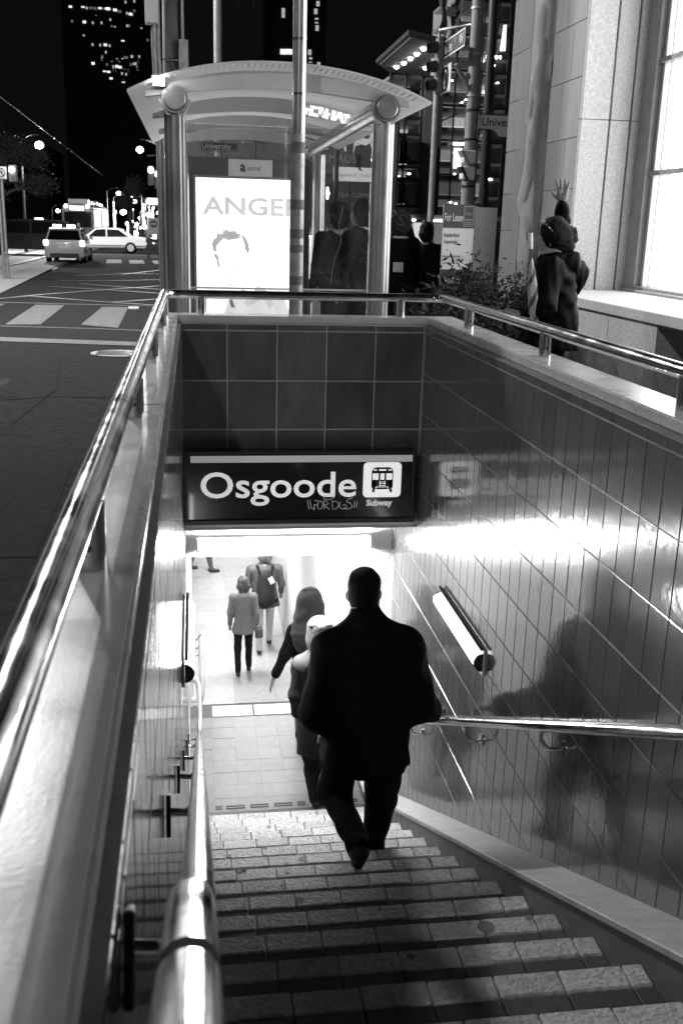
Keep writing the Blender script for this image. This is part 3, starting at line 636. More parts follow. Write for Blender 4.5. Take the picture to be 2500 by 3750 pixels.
blob(b, .385, 1.08, [(0, 0), (-.03, .05), (-.02, .09), (.02, .04), (.03, -.04), (.04, -.12), (.01, -.06)])
b.build('poster_print', poster_g, ad)
b = MB(); blob(b, .535, .945, [(0, 0), (.014, .006), (.02, -.004), (.006, -.012)]); blob(b, .55, .56, [(-.02, .05), (0, .1), (.03, .02), (.05, -.02), (0, -.02)]); b.build('poster_print', poster_d, ad)
b = MB(); blob(b, .80, .60, [(-.1, 0), (0, .09), (.08, .08), (.07, .02), (0, -.02), (-.05, -.05)]); blob(b, .97, .58, [(-.03, .05), (.05, .07), (.09, .0), (.03, -.05)]); blob(b, .72, .46, [(-.2, .03), (-.02, -.02), (.2, .02), (.2, -.04), (-.2, -.04)]); b.build('poster_print', poster_l, ad)
b = MB()
for k in range(40):   # loose printed hair strokes
    q = k/39; x = .545-.19+.36*q; z = 1.21+.02+.19*math.sin(math.pi*min(1, q*1.05))**.6; s_ = rnd.uniform(-.03, .05); h_ = rnd.uniform(.03, .075)
    b.prism([(x, 12.1905, z-.02), (x+.009, 12.1905, z-.018), (x+s_, 12.1905, z+h_*.7)], (0, -.0008, 0))
for x, z, w_ in ((.46, 1.02, .06), (.60, 1.03, .06)): blob(b, x, z, [(-w_, 0), (0, .014), (w_, 0), (0, .004)], 12.1905)
blob(b, .53, .80, [(-.07, 0), (0, .008), (.07, .004), (0, -.008)], 12.1905)
b.build('poster_print', poster_g, ad)
b = MB(); blob(b, .80, .70, [(-.34, -.25), (-.27, -.02), (-.1, .06), (-.03, -.04), (.06, .10), (.22, .02), (.38, -.03), (.46, -.25)], 12.1913); b.build('poster_print', mat('backlit_poster_faint_print', .7, .5, emit=.88), ad)
b = MB()
for k in range(7): blob(b, .25+.15*k, .43, [(-.05, -.02), (-.05, .03), (.04, .03), (.04, -.02)], 12.191)
b.build('poster_print', poster_l, ad)
# ------------------------------------------------------------------ tall pole in front of the shelter
tp = thing('sign_pole', 'tall steel pole with taped lower sleeve right behind the end wall', 'pole', (.787, 6.85, 0))
b = MB(); b.tube([(.787, 6.85, 0), (.79, 6.85, 5)], .043, 24); b.build('pole_shaft', alum, tp, angle=60)
b = MB(); b.tube([(.786, 6.85, 0), (.786, 6.85, 2.07)], .046, 24); b.build('pole_sleeve', galv, tp, angle=60)
for z in (1.60, 1.95, 1.42, 1.33, 1.12): b = MB(); b.tube([(.786, 6.85, z), (.786, 6.85, z+.04+.03*rnd.random())], .0468, 24); b.build('tape_band', mat('old_grey_tape', .16, .7, var=.6, vs=30) if z == 1.6 else MATS['old_grey_tape'], tp, angle=60)
for z in (2.62, 2.3): b = MB(); b.tube([(.788, 6.85, z), (.788, 6.85, z+.012)], .0455, 24); b.build('pole_clamp', steel, tp, angle=60)
fl_ = MB(); fl_.box(-.14, -.065, 7.29, 7.33, 2.375, 2.43); flo = thing('flood_light', 'small bright white floodlight at the left edge of the shelter roof', 'floodlight', (-.1, 7.3, 2.4)); fl_.build('lamp_face', emis('lit_floodlight', 30.), flo)
fb = MB(); fb.box(-.145, -.06, 7.331, 7.37, 2.37, 2.435); fb.build('lamp_housing', darkmetal, flo)

# ------------------------------------------------------------------ utility pole, mast pole, street signs at the corner
up = thing('utility_pole', 'weathered utility pole carrying cable pipes and grey control boxes', 'utility pole', (-.14, 14, -.01))
b = MB(); b.tube([(-.14, 14, -.02), (-.12, 14, 7)], .10, 16, rs=[.115, .09]); b.build('pole_shaft', wood, up)
for x, r in ((-.29, .035), (-.235, .028), (.0, .022)): b = MB(); b.tube([(x, 13.9, 0), (x-.01, 13.9, 2.5), (x-.045 if x < -.1 else x+.02, 13.9, 3.6), (x-.05 if x < -.1 else x+.02, 13.9, 7)], r, 10); b.build('cable_pipe', galv, up, angle=60)
for x0, x1, z0, z1, m in ((-.435, -.27, 3.85, 4.7, alum_pale), (-.03, .09, 3.34, 3.68, galv), (-.28, -.19, 2.9, 3.02, galv)): b = MB(); b.box(x0, x1, 13.75, 13.95, z0, z1); b.build('control_box', m, up, bevel=.01)
for z in (3.45, 3.1, 2.2): b = MB(); b.tube([(-.33, 13.9, z), (-.14, 13.87, z+.01), (0, 13.9, z)], .012, 8); b.build('pipe_clamp', steel, up)
b = MB(); b.tube([(-.15, 13.87, 3.5), (-.1, 13.86, 3.2), (-.03, 13.85, 2.9), (-.08, 13.86, 2.6), (-.05, 13.88, 2.2)], .007, 6); b.build('loose_cable', darkmetal, up)
mp_ = thing('mast_pole', 'grey steel mast pole behind the shelter carrying a street name plate', 'pole', (.51, 16, zr(16)))
b = MB(); b.tube([(.51, 16, zr(16)), (.51, 16, 7)], .058, 16); b.build('pole_shaft', galv, mp_, angle=60)
b = MB(); b.tube([(.51, 15.95, 2.62), (.95, 15.9, 2.66), (1.2, 15.9, 2.66)], .022, 10); b.build('mast_arm', galv, mp_)
b = MB(); b.box(.235, .80, 15.90, 15.915, 2.525, 2.655); np_ = b.build('name_plate', mat('dark_street_plate', .05, .4), mp_)
b = MB(); b.box(.242, .793, 15.896, 15.899, 2.532, 2.648); b.build('plate_border', signwhite, np_)
b = MB(); b.box(.248, .787, 15.893, 15.8955, 2.538, 2.642); b.build('plate_field', MATS['dark_street_plate'], np_)
text('lettering', 'University', .105, (.262, 15.892, 2.556), signwhite, np_, off=.001)
for z in (2.7, 2.55): b = MB(); b.tube([(.51, 16, z), (.51, 16, z+.02)], .064, 14); b.build('pole_clamp', steel, mp_)
ts = thing('traffic_signal', 'boxy grey traffic signal seen from below through the shelter roof opening', 'traffic signal', (.95, 15.85, 2.7))
b = MB(); b.box(.80, 1.08, 15.75, 16, 2.70, 2.86); b.build('signal_body', alum_pale, ts, bevel=.02); b = MB(); b.box(.85, 1.04, 15.78, 15.95, 2.62, 2.699); b.build('signal_hood', galv, ts, bevel=.02)

qp = thing('signal_pole', 'tall tapering pole with street name blade beside the stone corner', 'pole', (4.15, 15.2, 0))
b = MB(); b.tube([(4.15, 15.2, -.2), (4.14, 15.2, 7)], .1, 18, rs=[.098, .078]); b.build('pole_shaft', mat('pale_signal_pole', .21, .6, var=.25, vs=9), qp, angle=60)
for z in (3.15, 3.35, 3.9, 2.5, 2.1, 4.5, 2.75): b = MB(); b.tube([(4.145, 15.2, z), (4.145, 15.2, z+.03)], .1, 18); b.build('pole_clamp', darkmetal if z < 3.3 else galv, qp)
b = MB(); b.box(4.0, 4.15, 15.16, 15.2, 3.62, 3.66); b.tube([(4.13, 15.2, 3.36), (3.83, 15.05, 3.75)], .03, 8); b.build('blade_bracket', galv, qp)
b = MB(); b.box(3.795, 3.81, 14.47, 15.84, 3.90, 4.135); qb = b.build('name_blade', MATS['dark_street_plate'], qp)
b = MB()
for q in ((14.47, 15.84, 4.118, 4.135), (14.47, 15.84, 3.90, 3.917), (14.47, 14.487, 3.917, 4.118), (15.823, 15.84, 3.917, 4.118)): b.box(3.7905, 3.7945, *q)
b.build('plate_border', signwhite, qb)
text('lettering', 'Queen', .20, (3.7945, 15.76, 3.955), signwhite, qb, FACE_STREET); text('lettering', 'ST', .075, (3.7945, 15.06, 4.04), signwhite, qb, FACE_STREET); text('lettering', 'W', .20, (3.7945, 14.79, 3.955), signwhite, qb, FACE_STREET)
nt_ = thing('turn_sign', 'small square turn restriction sign below the street name blade', 'road sign', (3.80, 15.5, 3.6))
b = MB(); b.box(3.80, 3.815, 15.22, 15.80, 3.42, 3.80); b.build('sign_plate', signwhite, nt_, bevel=.004)
b = MB(); b.tube([(3.797, 15.51+.17*math.cos(R(a)), 3.61+.15*math.sin(R(a))) for a in range(0, 361, 15)], .016, 6, cap=False); b.build('ring', darkmetal, nt_)
b = MB(); b.tube([(3.796, 15.45, 3.5), (3.796, 15.45, 3.66), (3.796, 15.57, 3.7)], .018, 6); b.tube([(3.796, 15.62, 3.73), (3.796, 15.4, 3.49)], .012, 6); b.build('arrow', darkmetal, nt_)
tl = thing('traffic_signal', 'traffic signal in profile with three dark visors left of the street name blade', 'traffic signal', (3.74, 15.7, 3.8))
b = MB(); b.box(3.69, 3.78, 15.6, 15.8, 3.42, 4.2); b.build('signal_body', mat('signal_grey', .15, .5), tl, bevel=.015)
for z in (3.55, 3.8, 4.06):
    b = MB(); b.tube([(3.69, 15.68, z), (3.56, 15.66, z-.02)], .075, 12, rs=[.085, .07], cap=False); b.build('visor', blackpl, tl)
b = MB(); b.tube([(3.735, 15.75, 4.15), (3.735, 15.75, 4.3), (4.14, 15.22, 4.32)], .025, 8); b.build('signal_arm', galv, tl)
b = MB(); b.tube([(3.735, 15.75, 3.45), (3.74, 15.78, -.15)], .05, 12); b.build('signal_post', galv, tl)
for i, z in enumerate((2.42, 2.2)):
    t = thing('pedestrian_signal', ['upper pedestrian signal head seen side on, clamped to the corner pole', 'lower pedestrian signal head with a dark visor on the corner pole'][i], 'pedestrian signal', (4.05, 15, z), 'pedestrian signals on the corner pole')
    b = MB(); b.box(3.98, 4.16, 14.9, 15.1, z, z+.18); b.build('signal_body', alum_pale, t, bevel=.012)
    b = MB(); b.prism([(3.975, 14.89, z+.18), (3.93, 14.89, z+.17), (4.04, 14.89, z-.02), (4.08, 14.89, z-.02)], (0, .2, 0)); b.build('visor', blackpl if i else galv, t)
    b = MB(); b.tube([(4.14, 15.0, z+.09), (4.15, 15.12, z+.09)], .02, 8); b.build('bracket_arm', darkmetal, t)
us = thing('street_name_sign', 'white street name sign cut off by the stone corner pillar', 'street sign', (4.2, 14, 2.8))
b = MB(); b.prism([(3.93, 14, 2.80), (3.93, 14, 3.0), (4.3, 14, 3.0), (4.36, 14, 3.03), (4.7, 14, 3.03), (4.7, 14, 2.70), (4.2, 14, 2.70), (4.15, 14, 2.77), (4.1, 14, 2.795)], (0, .02, 0)); b.build('plate_edge', darkmetal, us)
b = MB(); b.prism([(3.945, 13.995, 2.815), (3.945, 13.995, 2.985), (4.3, 13.995, 2.985), (4.37, 13.995, 3.015), (4.68, 13.995, 3.015), (4.68, 13.995, 2.72), (4.21, 13.995, 2.72), (4.16, 13.995, 2.785), (4.1, 13.995, 2.81)], (0, .004, 0)); b.build('plate', mat('street_plate_white', .5, .4), us)
text('lettering', 'University', .15, (3.96, 13.994, 2.85), darkmetal, us, off=.001)
dp = thing('street_light_pole', 'slim black lamp post standing right of the pale corner pole', 'lamp post', (4.62, 16, 0))
b = MB(); b.tube([(4.62, 16, -.16), (4.58, 16, 7)], .065, 14); b.build('pole_shaft', darkmetal, dp, angle=60)
b = MB(); b.tube([(4.62, 16, 1.9), (4.4, 15.9, 1.86), (4.3, 15.6, 1.95)], .02, 8); b.build('cable_loop', darkmetal, dp)
b = MB(); b.tube([(4.62, 16, 2.0), (4.62, 16, 2.1)], .08, 14); b.build('pole_collar', darkmetal, dp)

# ------------------------------------------------------------------ lease boards and planting beside them
lb = thing('lease_board', 'white real estate board with dark header lettered For Lease above the shrubs', 'sign', (3.1, 11.3, 0))
x0, x1 = 2.84, 3.19; y = 11.25
b = MB(); b.box(x0, x1, y, y+.03, .80, 1.765); b.build('board', signwhite, lb)
b = MB(); b.box(x0-.002, x1+.002, y-.006, y-.0005, 1.515, 1.768); b.build('header_band', mat('dark_header_band', .05, .5), lb)
b = MB(); b.box(x0-.002, x1+.002, y-.006, y-.0005, .795, 1.07); b.build('footer_band', MATS['dark_header_band'], lb)
text('lettering', 'For Lease', .118, (x0+.012, y-.008, 1.59), signwhite, lb, sx=.45, off=.001)
b = MB()
for q in ((3.07, 3.18, 1.745, 1.752), (3.07, 3.18, 1.535, 1.542), (3.07, 3.076, 1.542, 1.745), (3.174, 3.18, 1.542, 1.745), (3.085, 3.165, 1.60, 1.612), (3.085, 3.165, 1.575, 1.582), (3.085, 3.165, 1.556, 1.563)): b.box(q[0], q[1], y-.009, y-.0065, q[2], q[3])
b.build('logo_frame', signgrey, lb)
text('lettering', 'Colliers', .05, (3.082, y-.008, 1.655), signgrey, lb, sx=.46)
for s_, z, sz, m in (('Flagship Retail', 1.42, .062, signgrey), ('Opportunity', 1.35, .062, signgrey), ('Mary Macnamara 416 643 3742', 1.2, .032, signgrey), ('www.colliers.com/toronto', 1.13, .034, signgrey)):
    text('lettering', s_, sz, (x0+.015, y-.003, z), mat('board_grey_print', .12, .6) if sz == .062 and z > 1.4 else MATS['board_grey_print'], lb, sx=.5)
text('lettering', '416 777 2200', .085, (x0+.01, y-.008, .92), signwhite, lb, sx=.5)
for x in (x0+.03, x1-.03): b = MB(); b.box(x-.02, x+.02, y+.031, y+.07, 0, 1.7); b.build('board_post', darkmetal, lb)
l2 = thing('blank_board', 'plain pale board set at an angle behind the lettered lease board', 'sign', (3.45, 11.6, 0))
b = MB(); b.obox((3.40, 11.6, 1.25), (.17, .10, 0), (-.008, .014, 0), (0, 0, .50)); b.build('board', mat('plain_board', .42, .6, var=.15, vs=2), l2)
b = MB(); b.tube([(3.42, 11.65, 0), (3.42, 11.65, 1.4)], .03, 8); b.build('board_post', darkmetal, l2)
def leafmass(n, boxes, size, seed=1):
    rg = random.Random(seed); mb = MB()
    for i in range(n):
        x0, x1, y0, y1, z0, z1 = boxes[i % len(boxes)]
        u = [rg.gauss(.5, .2) for _ in range(3)]; c = Vector((x0+(x1-x0)*u[0], y0+(y1-y0)*u[1], z0+(z1-z0)*u[2]))
        d = Vector((rg.gauss(0, 1), rg.gauss(0, 1), rg.gauss(.2, .7))).normalized(); e = d.orthogonal().normalized(); s_ = size*rg.uniform(.6, 1.4)
        mb.add([c-d*s_, c+e*s_*.38, c+d*s_, c-e*s_*.38], [(0, 1, 2, 3)])
    return mb
def shrub(lab, x, y, w, h, n, seed):
    t = thing('shrub', lab, 'shrub', (x, y, 0), 'shrubs along the stairwell')
    leafmass(n*3, [(x-w, x+w, y-w, y+w, .1, h), (x-w*.6, x+w*.8, y-w*.7, y+w*.7, .3, h*1.06)], .036, seed).build('foliage', leaf_d, t)
    for k in range(5):
        a = k*1.3; b = MB(); b.tube([(x, y, 0), (x+.3*w*math.cos(a), y+.3*w*math.sin(a), h*.4), (x+.7*w*math.cos(a), y+.7*w*math.sin(a), h*.85)], .012, 5); b.build('stem', bark, t)
for q in (('low dark shrub just behind the right end of the shelter', 2.05, 8.3, .45, .92, 900, 1), ('dark shrub in front of the lettered lease board', 2.62, 9.1, .5, 1.0, 1100, 2), ('taller dark shrub left of the waving person', 2.85, 10.2, .5, 1.15, 1100, 3), ('dark shrub at the foot of the stone corner pillar', 3.35, 9.9, .4, 1.05, 800, 4), ('low dark shrub against the right coping behind the end post', 2.0, 7.1, .35, .85, 700, 5)): shrub(*q)

# ------------------------------------------------------------------ granite building on the right
gb = thing('granite_building', 'pale granite corner building with carved pilaster and bright tall window', 'building', (4.6, 9, 0))
b = MB(); b.box(4.64, 10, 1, 12.6, 0, 9); b.box(3.93, 4.64, 10.19, 12.62, 0, 9); b.build('building_core', facade_mid, gb)
zz = [.0, .92, 2.58, 4.3, 6.2]
for z0, z1 in zip(zz, zz[1:]):
    for x0, x1 in ((3.90, 4.185), (4.203, 4.40), (4.418, 4.64)):
        b = MB(); b.box(x0, x1, 10.12, 10.1895, z0+.003, z1-.003); b.build('granite_panel', granite, gb, bevel=.004)
zz = [.0, .95, 1.5, 1.93, 2.42, 2.98, 3.5, 4.1, 4.8]
for j, (z0, z1) in enumerate(zip(zz, zz[1:])):
    e = 10.52 if j % 2 else 10.75
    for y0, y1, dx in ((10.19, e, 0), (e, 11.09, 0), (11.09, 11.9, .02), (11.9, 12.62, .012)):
        b = MB(); b.box(3.90+dx, 3.9295, y0+.0025, y1-.0025, z0+.0025, z1-.0025); b.build('stone_block', limestone if dx == 0 else limestone_shade, gb, bevel=.003)
# carved low relief figure on the pilaster's street face
caps = [((11.62, 3.74), (11.60, 3.62), .17, .15), ((11.5, 3.45), (11.48, 3.3), .12, .13), ((11.22, 3.18), (11.62, 3.16), .17, .16), ((11.42, 3.05), (11.38, 2.78), .27, .20), ((11.40, 2.6), (11.46, 2.42), .27, .33),
        ((11.55, 2.34), (11.84, 1.86), .20, .14), ((11.85, 1.80), (11.45, 1.46), .125, .085), ((11.45, 1.45), (11.3, 1.38), .085, .06), ((11.30, 2.34), (11.24, 1.8), .20, .14), ((11.24, 1.8), (11.25, 1.25), .125, .09), ((11.72, 3.08), (11.80, 2.72), .09, .08), ((11.80, 2.72), (11.55, 2.5), .075, .065)]
yy_ = np.linspace(11.095, 12.25, 84); zz_ = np.linspace(1.15, 3.98, 170); YY, ZZ = np.meshgrid(yy_, zz_)
H_ = np.zeros_like(YY)
for k_, ((ya, za), (yb, zb), ra, rb) in enumerate(caps):
    dy, dz = yb-ya, zb-za; tt = np.clip(((YY-ya)*dy+(ZZ-za)*dz)/(dy*dy+dz*dz+1e-9), 0, 1)
    dd = np.hypot(YY-ya-tt*dy, ZZ-za-tt*dz)/(ra+(rb-ra)*tt); hh = np.sqrt(np.clip(1-dd*dd, 0, 1))*.034*(.8+.5*((ra+rb)/.4)); H_ = np.maximum(H_, hh)+.25*np.minimum(H_, hh)
b = MB(); nz_, ny_ = YY.shape
b.add([(3.9165-H_[i, j], YY[i, j], ZZ[i, j]) for i in range(nz_) for j in range(ny_)], [(i*ny_+j, i*ny_+j+1, (i+1)*ny_+j+1, (i+1)*ny_+j) for i in range(nz_-1) for j in range(ny_-1)])
b.prism([(3.9295, 11.095, 1.15), (3.9295, 12.25, 1.15), (3.9295, 12.25, 3.98), (3.9295, 11.095, 3.98)], (-.0125, 0, 0))
b.build('carved_relief', mat('carved_limestone', .2, .8, var=.15, vs=3, bump=.1, bs=50), gb, angle=60)
# ledge and plinth below the window
b = MB(); b.prism([(3.5, 8.98, .862), (3.93, 10.11, .862), (4.64, 10.11, .862), (4.64, 3.2, .862), (3.5, 3.2, .862)], (0, 0, .083)); b.build('window_ledge', ledge_m, gb, bevel=.005)
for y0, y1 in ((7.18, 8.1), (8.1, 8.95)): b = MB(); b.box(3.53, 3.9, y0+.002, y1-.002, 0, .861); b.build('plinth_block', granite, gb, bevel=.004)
b = MB(); b.box(3.9, 4.63, 3.2, 10.1, 0, .861); b.build('shade_recess_back', facade_dark, gb)  # back of an added recess; its dark gap stands for a shadow on the plinth
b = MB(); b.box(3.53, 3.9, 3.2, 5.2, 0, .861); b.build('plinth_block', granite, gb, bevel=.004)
wf = mat('painted_window_frame', .3, .5, var=.2, vs=6)
w_ = MB(); w_.box(4.5, 4.638, 9.86, 10.118, .95, 5); wfo = w_.build('window_frame', wf, gb, bevel=.004)
b = MB(); b.box(4.5, 4.638, 4.5, 9.86, .946, 1.0); b.build('window_sill', wf, gb, bevel=.006)
b = MB(); b.box(4.44, 4.60, 4.4, 10.0, .9455, .97); b.build('window_sill', wf, gb, bevel=.004)
b = MB(); b.box(4.615, 4.625, 4.5, 9.83, 1.0, 5); b.build('window_glass', win_e, gb)
for z in (2.055, 3.075, 4.1): b = MB(); b.box(4.53, 4.61, 4.5, 9.86, z, z+.045); b.build('glazing_bar', wf, wfo, bevel=.003)
for y in (9.79, 9.66, 9.52): b = MB(); b.box(4.56, 4.612, y, y+(.05 if y > 9.7 else .016), 1.0, 5); b.build('glazing_bar', mat('pale_glazing_bar', .5, .5) if y > 9.7 else MATS['pale_glazing_bar'], wfo)
for y in (8.3, 7.0, 5.8): b = MB(); b.box(4.56, 4.612, y, y+.04, 1.0, 5); b.build('glazing_bar', wf, wfo)

# ------------------------------------------------------------------ opera house hoarding and glass building across the street
oh = thing('opera_house', 'dark panelled opera house front with poster columns behind the shelter', 'building', (3, 34.5, zr(34)))
b = MB(); b.box(-1.0, 6.9, 34.6, 50, zr(34), 5.2); b.build('wall', facade_dark, oh)
for i in range(5):
    x = -.9+1.55*i
    b = MB(); b.box(x, x+1.53, 34.5, 34.598, 1.45, 3.1); b.build('facade_panel', facade_dark, oh, bevel=.01)
    b = MB(); b.box(x, x+1.53, 34.5, 34.598, 3.12, 4.7); b.build('facade_panel', mat('banner_grey', .1, .6) if i == 0 else MATS['banner_grey'], oh, bevel=.01)
b = MB(); b.box(-1, 6.9, 34.3, 34.6, 1.2, 1.42); b.build('canopy_edge', facade_mid, oh)
for k in range(5):
    x = 3.0+.72*k; b = MB(); b.box(x, x+.68, 34.5, 34.55, zr(34)+.1, 1.14); b.build('shop_window', (room_m, room_b, room_m, room_d, room_m)[k], oh)
    b = MB(); b.box(x+.05, x+.6, 34.2, 34.26, 1.09+.03*(k % 2), 1.15); b.build('strip_light', lamp_far, oh)
text('lettering', 'DIE', .36, (3.35, 34.49, 3.95), signgrey, oh); text('lettering', 'FLEDERMAUS', .36, (3.35, 34.49, 3.5), signgrey, oh)
text('lettering', 'OPERA COMPANY', .2, (4.55, 34.49, 2.42), signgrey, oh, space=1.2)
b = MB(); b.box(4.72, 6.25, 34.47, 34.499, 2.92, 3.36); bp_ = b.build('date_band', mat('lit_date_band', .6, .5, emit=.35), oh)
text('lettering', 'September 30 - October 31', .15, (4.85, 34.465, 3.07), signgrey, bp_, sx=.75)
b = MB()
pb = lambda pts: b.prism([(x, 34.485, z) for x, z in pts], (0, -.008, 0))
pb([(5.35, 3.75), (5.42, 4.02), (5.6, 4.08), (5.78, 4.05), (5.95, 4.18), (6.02, 4.4), (5.9, 4.52), (5.85, 4.42), (5.9, 4.32), (5.82, 4.25), (5.7, 4.27), (5.5, 4.3), (5.38, 4.2)])
for pts in ([(5.9, 4.2), (6.02, 3.95), (6.12, 3.75), (6.08, 3.6)], [(5.38, 4.15), (5.2, 4.25), (5.08, 4.1), (5.1, 3.85)]): b.tube([(x, 34.48, z) for x, z in pts], .035, 6)
b.build('dancer_print', mat('banner_white_print', .6, .6, emit=.3), oh)
b = MB()
for pts in ([(5.45, 3.78), (5.48, 3.55), (5.44, 3.36)], [(5.55, 3.78), (5.53, 3.55), (5.56, 3.33), (5.64, 3.27)]): b.tube([(x, 34.46, z) for x, z in pts], .035, 6)
b.build('dancer_print', blackpl, oh)
pls = thing('pedestrian_signal', 'lit walking signal glowing in front of the dark opera house', 'pedestrian signal', (2.67, 20, 2.1), 'pedestrian signals')
b = MB(); b.box(2.57, 2.77, 20, 20.15, 1.78, 2.24); b.build('signal_body', blackpl, pls, bevel=.01)
b = MB(); b.ball((2.672, 19.99, 2.19), .022, 10, (1, .3, 1)); b.prism([(2.645, 19.99, 2.16), (2.70, 19.99, 2.16), (2.715, 19.99, 2.08), (2.69, 19.99, 2.04), (2.695, 19.99, 1.99), (2.65, 19.99, 1.99), (2.655, 19.99, 2.04), (2.63, 19.99, 2.08)], (0, -.008, 0)); b.build('walking_figure', emis('lit_signal_figure', 7.), pls)
b = MB(); b.tube([(2.85, 20.1, zr(20)), (2.85, 20.1, 3.2)], .045, 10); b.build('pole_shaft', darkmetal, pls)

gl_ = thing('glass_building', 'lit glass corner building with stone piers across the street', 'building', (9, 40, zr(40)))
b = MB(); b.box(7.6, 14, 42.6, 52, zr(40), 6.6); b.build('building_core', facade_dark, gl_)
def lit_room(x0, x1, z0, z1, e, y=40.0, dark=()):
    b = MB(); b.box(x0, x1, y+2.2, y+2.25, z0, z1); b.build('room_wall', e, gl_)
    b = MB(); b.box(x0, x1, y+.06, y+2.2, z1-.12, z1); b.build('floor_slab', alum_pale, gl_)
    for k, (dx0, dx1, dz0, dz1) in enumerate(dark):
        b = MB(); b.box(x0+dx0, x0+dx1, y+1.2+.1*k, y+1.5+.1*k, z0+dz0, z0+dz1); b.build('room_furniture', facade_dark, gl_)
    b = MB(); b.box(x0, x1, y, y+.02, z0, z1); b.build('window_pane', glass_b, gl_)
for f, z in enumerate((2.35, 3.95, 5.55)):
    if f < 2:
        lit_room(7.55, 8.12, z, z+.95, room_b if f else room_m, 40, [(.05, .4, .05, .55), (.42, .55, .1, .85)])
        lit_room(8.14, 8.72, z, z+.95, room_b if f else room_m, 40, [(.1, .2, .05, .85), (.26, .42, .08, .9), (.45, .55, .0, .3)])
    b = MB(); b.box(7.5, 8.76, 39.9, 40.1, z-.1, z); b.build('transom', darkmetal, gl_)
    lit_room(7.55, 8.12, z+1.0, z+1.45, room_m if f < 2 else room_d); lit_room(8.14, 8.72, z+1.0, z+1.45, room_b if f == 1 else room_m)
    b = MB(); b.box(7.5, 8.76, 39.9, 40.1, z+.95, z+1.0); b.build('transom', darkmetal, gl_)
for x in (7.5, 8.12, 8.72): b = MB(); b.box(x, x+.035, 39.88, 40.1, 2.2, 7.1); b.build('mullion', darkmetal, gl_)
for x0, x1, z1, m in ((8.8, 9.2, 6.9, facade_mid), (9.24, 9.5, 7.0, facade_dark)):
    b = MB(); b.box(x0, x1, 39.6, 40.6, 2.0, z1); b.build('stone_pier', m, gl_, bevel=.01)
for f in range(6):
    z = 2.3+1.25*f
    for k, x in enumerate((9.6, 10.1, 10.6, 11.1, 11.6)):
        e = [room_d, room_m, room_d, room_b, room_d, room_m, room_d][(f*3+k*2) % 7] if f < 5 else room_d
        lit_room(x, x+.48, z+.5, z+1.15, e, 40.2); lit_room(x, x+.48, z+.06, z+.45, room_d, 40.2)
    b = MB(); b.box(9.55, 12.2, 40.1, 40.35, z-.04, z+.02); b.build('transom', darkmetal, gl_)
for k in range(6): b = MB(); b.box(9.56+.5*k, 9.59+.5*k, 40.12, 40.3, 2.2, 9.9); b.build('mullion', darkmetal, gl_)
b = MB(); b.tube([(9.7, 41, 5.8), (10.9, 41, 6.35)], .02, 6); b.tube([(9.7, 41, 5.5), (10.9, 41, 6.05)], .03, 6); b.build('stair_rail', steel, gl_)
dots = [(9.9, 6.9), (10.35, 6.15), (10.5, 6.25), (10.2, 3.55), (10.1, 2.5), (10.32, 2.45), (10.6, 2.95), (11.2, 6.55), (11.35, 7.0), (11.5, 7.5), (11.7, 6.9), (11.3, 5.0), (11.65, 3.4), (10.2, 4.35), (7.9, 5.1), (8.4, 3.5), (8.0, 3.4), (11.55, 5.5), (10.75, 4.9)]
for x, z in dots: b = MB(); b.ball((x, 39.98+.1, z), .035+.03*rnd.random(), 8, (1.3, .5, .7)); b.build('down_light', lamp_far, gl_)
b = MB(); b.box(10.08, 10.5, 40.02, 40.06, 4.62, 4.7); b.build('tube_light', lamp_far, gl_)
b = MB(); b.box(10.12, 10.44, 40.02, 40.05, 3.75, 4.5); b.build('lit_doorway', emis('lit_doorway_panel', 1.3), gl_)
for x in (11.35, 11.75): b = MB(); b.prism([(x-.08, 39.9, 8.0), (x+.12, 39.9, 8.0), (x+.1, 39.9, 8.9), (x, 39.9, 8.9)], (0, .1, 0)); b.build('lit_curtain', emis('lit_curtain', 1.1) if x < 11.5 else MATS['lit_curtain'], gl_)
for x, w in ((11.2, .1), (11.5, .06), (11.65, .05)): b = MB(); b.ball((x, 39.8, 7.75), w, 10, (1, .4, 1.1)); b.build('down_light', lamp_far, gl_)
# street level shops with strip lights
b = MB(); b.box(7.2, 12.4, 37.6, 40.2, 1.82, 1.98); b.build('shop_canopy', facade_mid, gl_)
for x0, x1 in ((7.0, 7.4), (7.65, 7.9), (8.0, 8.2), (8.75, 9.2), (9.25, 9.9), (9.95, 10.1)): b = MB(); b.box(x0, x1, 37.55, 37.62, 1.74, 1.80); b.build('strip_light', lamp_far, gl_)
for k in range(10):
    x = 7.0+.42*k; b = MB(); b.box(x, x+.40, 40.4, 40.45, zr(40), 1.7); b.build('shop_window', (room_b, room_m, room_d, room_m)[k % 4], gl_)
    b = MB(); b.box(x-.03, x+.01, 40.2, 40.3, zr(40), 1.8); b.build('mullion', alum, gl_)
cr = thing('roof_canopy', 'floating roof overhang with a row of bright downlights against the night sky', 'canopy', (8.2, 40, 7.6))
b = MB(); b.prism([(7.9, 38.4, 8.0), (9.12, 39.4, 8.0), (11.6, 47.9, 8.0), (8.72, 46.6, 8.0), (7.95, 44.8, 8.0)], (0, 0, .1)); b.build('soffit', mat('grey_soffit', .35, .6), cr)
b = MB(); b.prism([(7.74, 38.0, 8.06), (9.2, 39.2, 8.06), (11.8, 48.1, 8.06), (8.65, 46.9, 8.06), (7.8, 44.9, 8.06)], (0, 0, .16)); b.build('roof_edge', facade_mid, cr)
for x, y in ((8.67, 44.9), (8.76, 43.8), (8.79, 42.6), (8.8, 41.5), (8.78, 40.2), (9.9, 44.8)):
    b = MB(); b.ball((x, y, 7.97), .11, 12, (1, 1, .7)); b.build('down_light', lamp_far, cr)
fp = thing('flag', 'hanging flag with a leaf emblem on a slanted staff above the street sign', 'flag', (5.9, 24, 5.8))
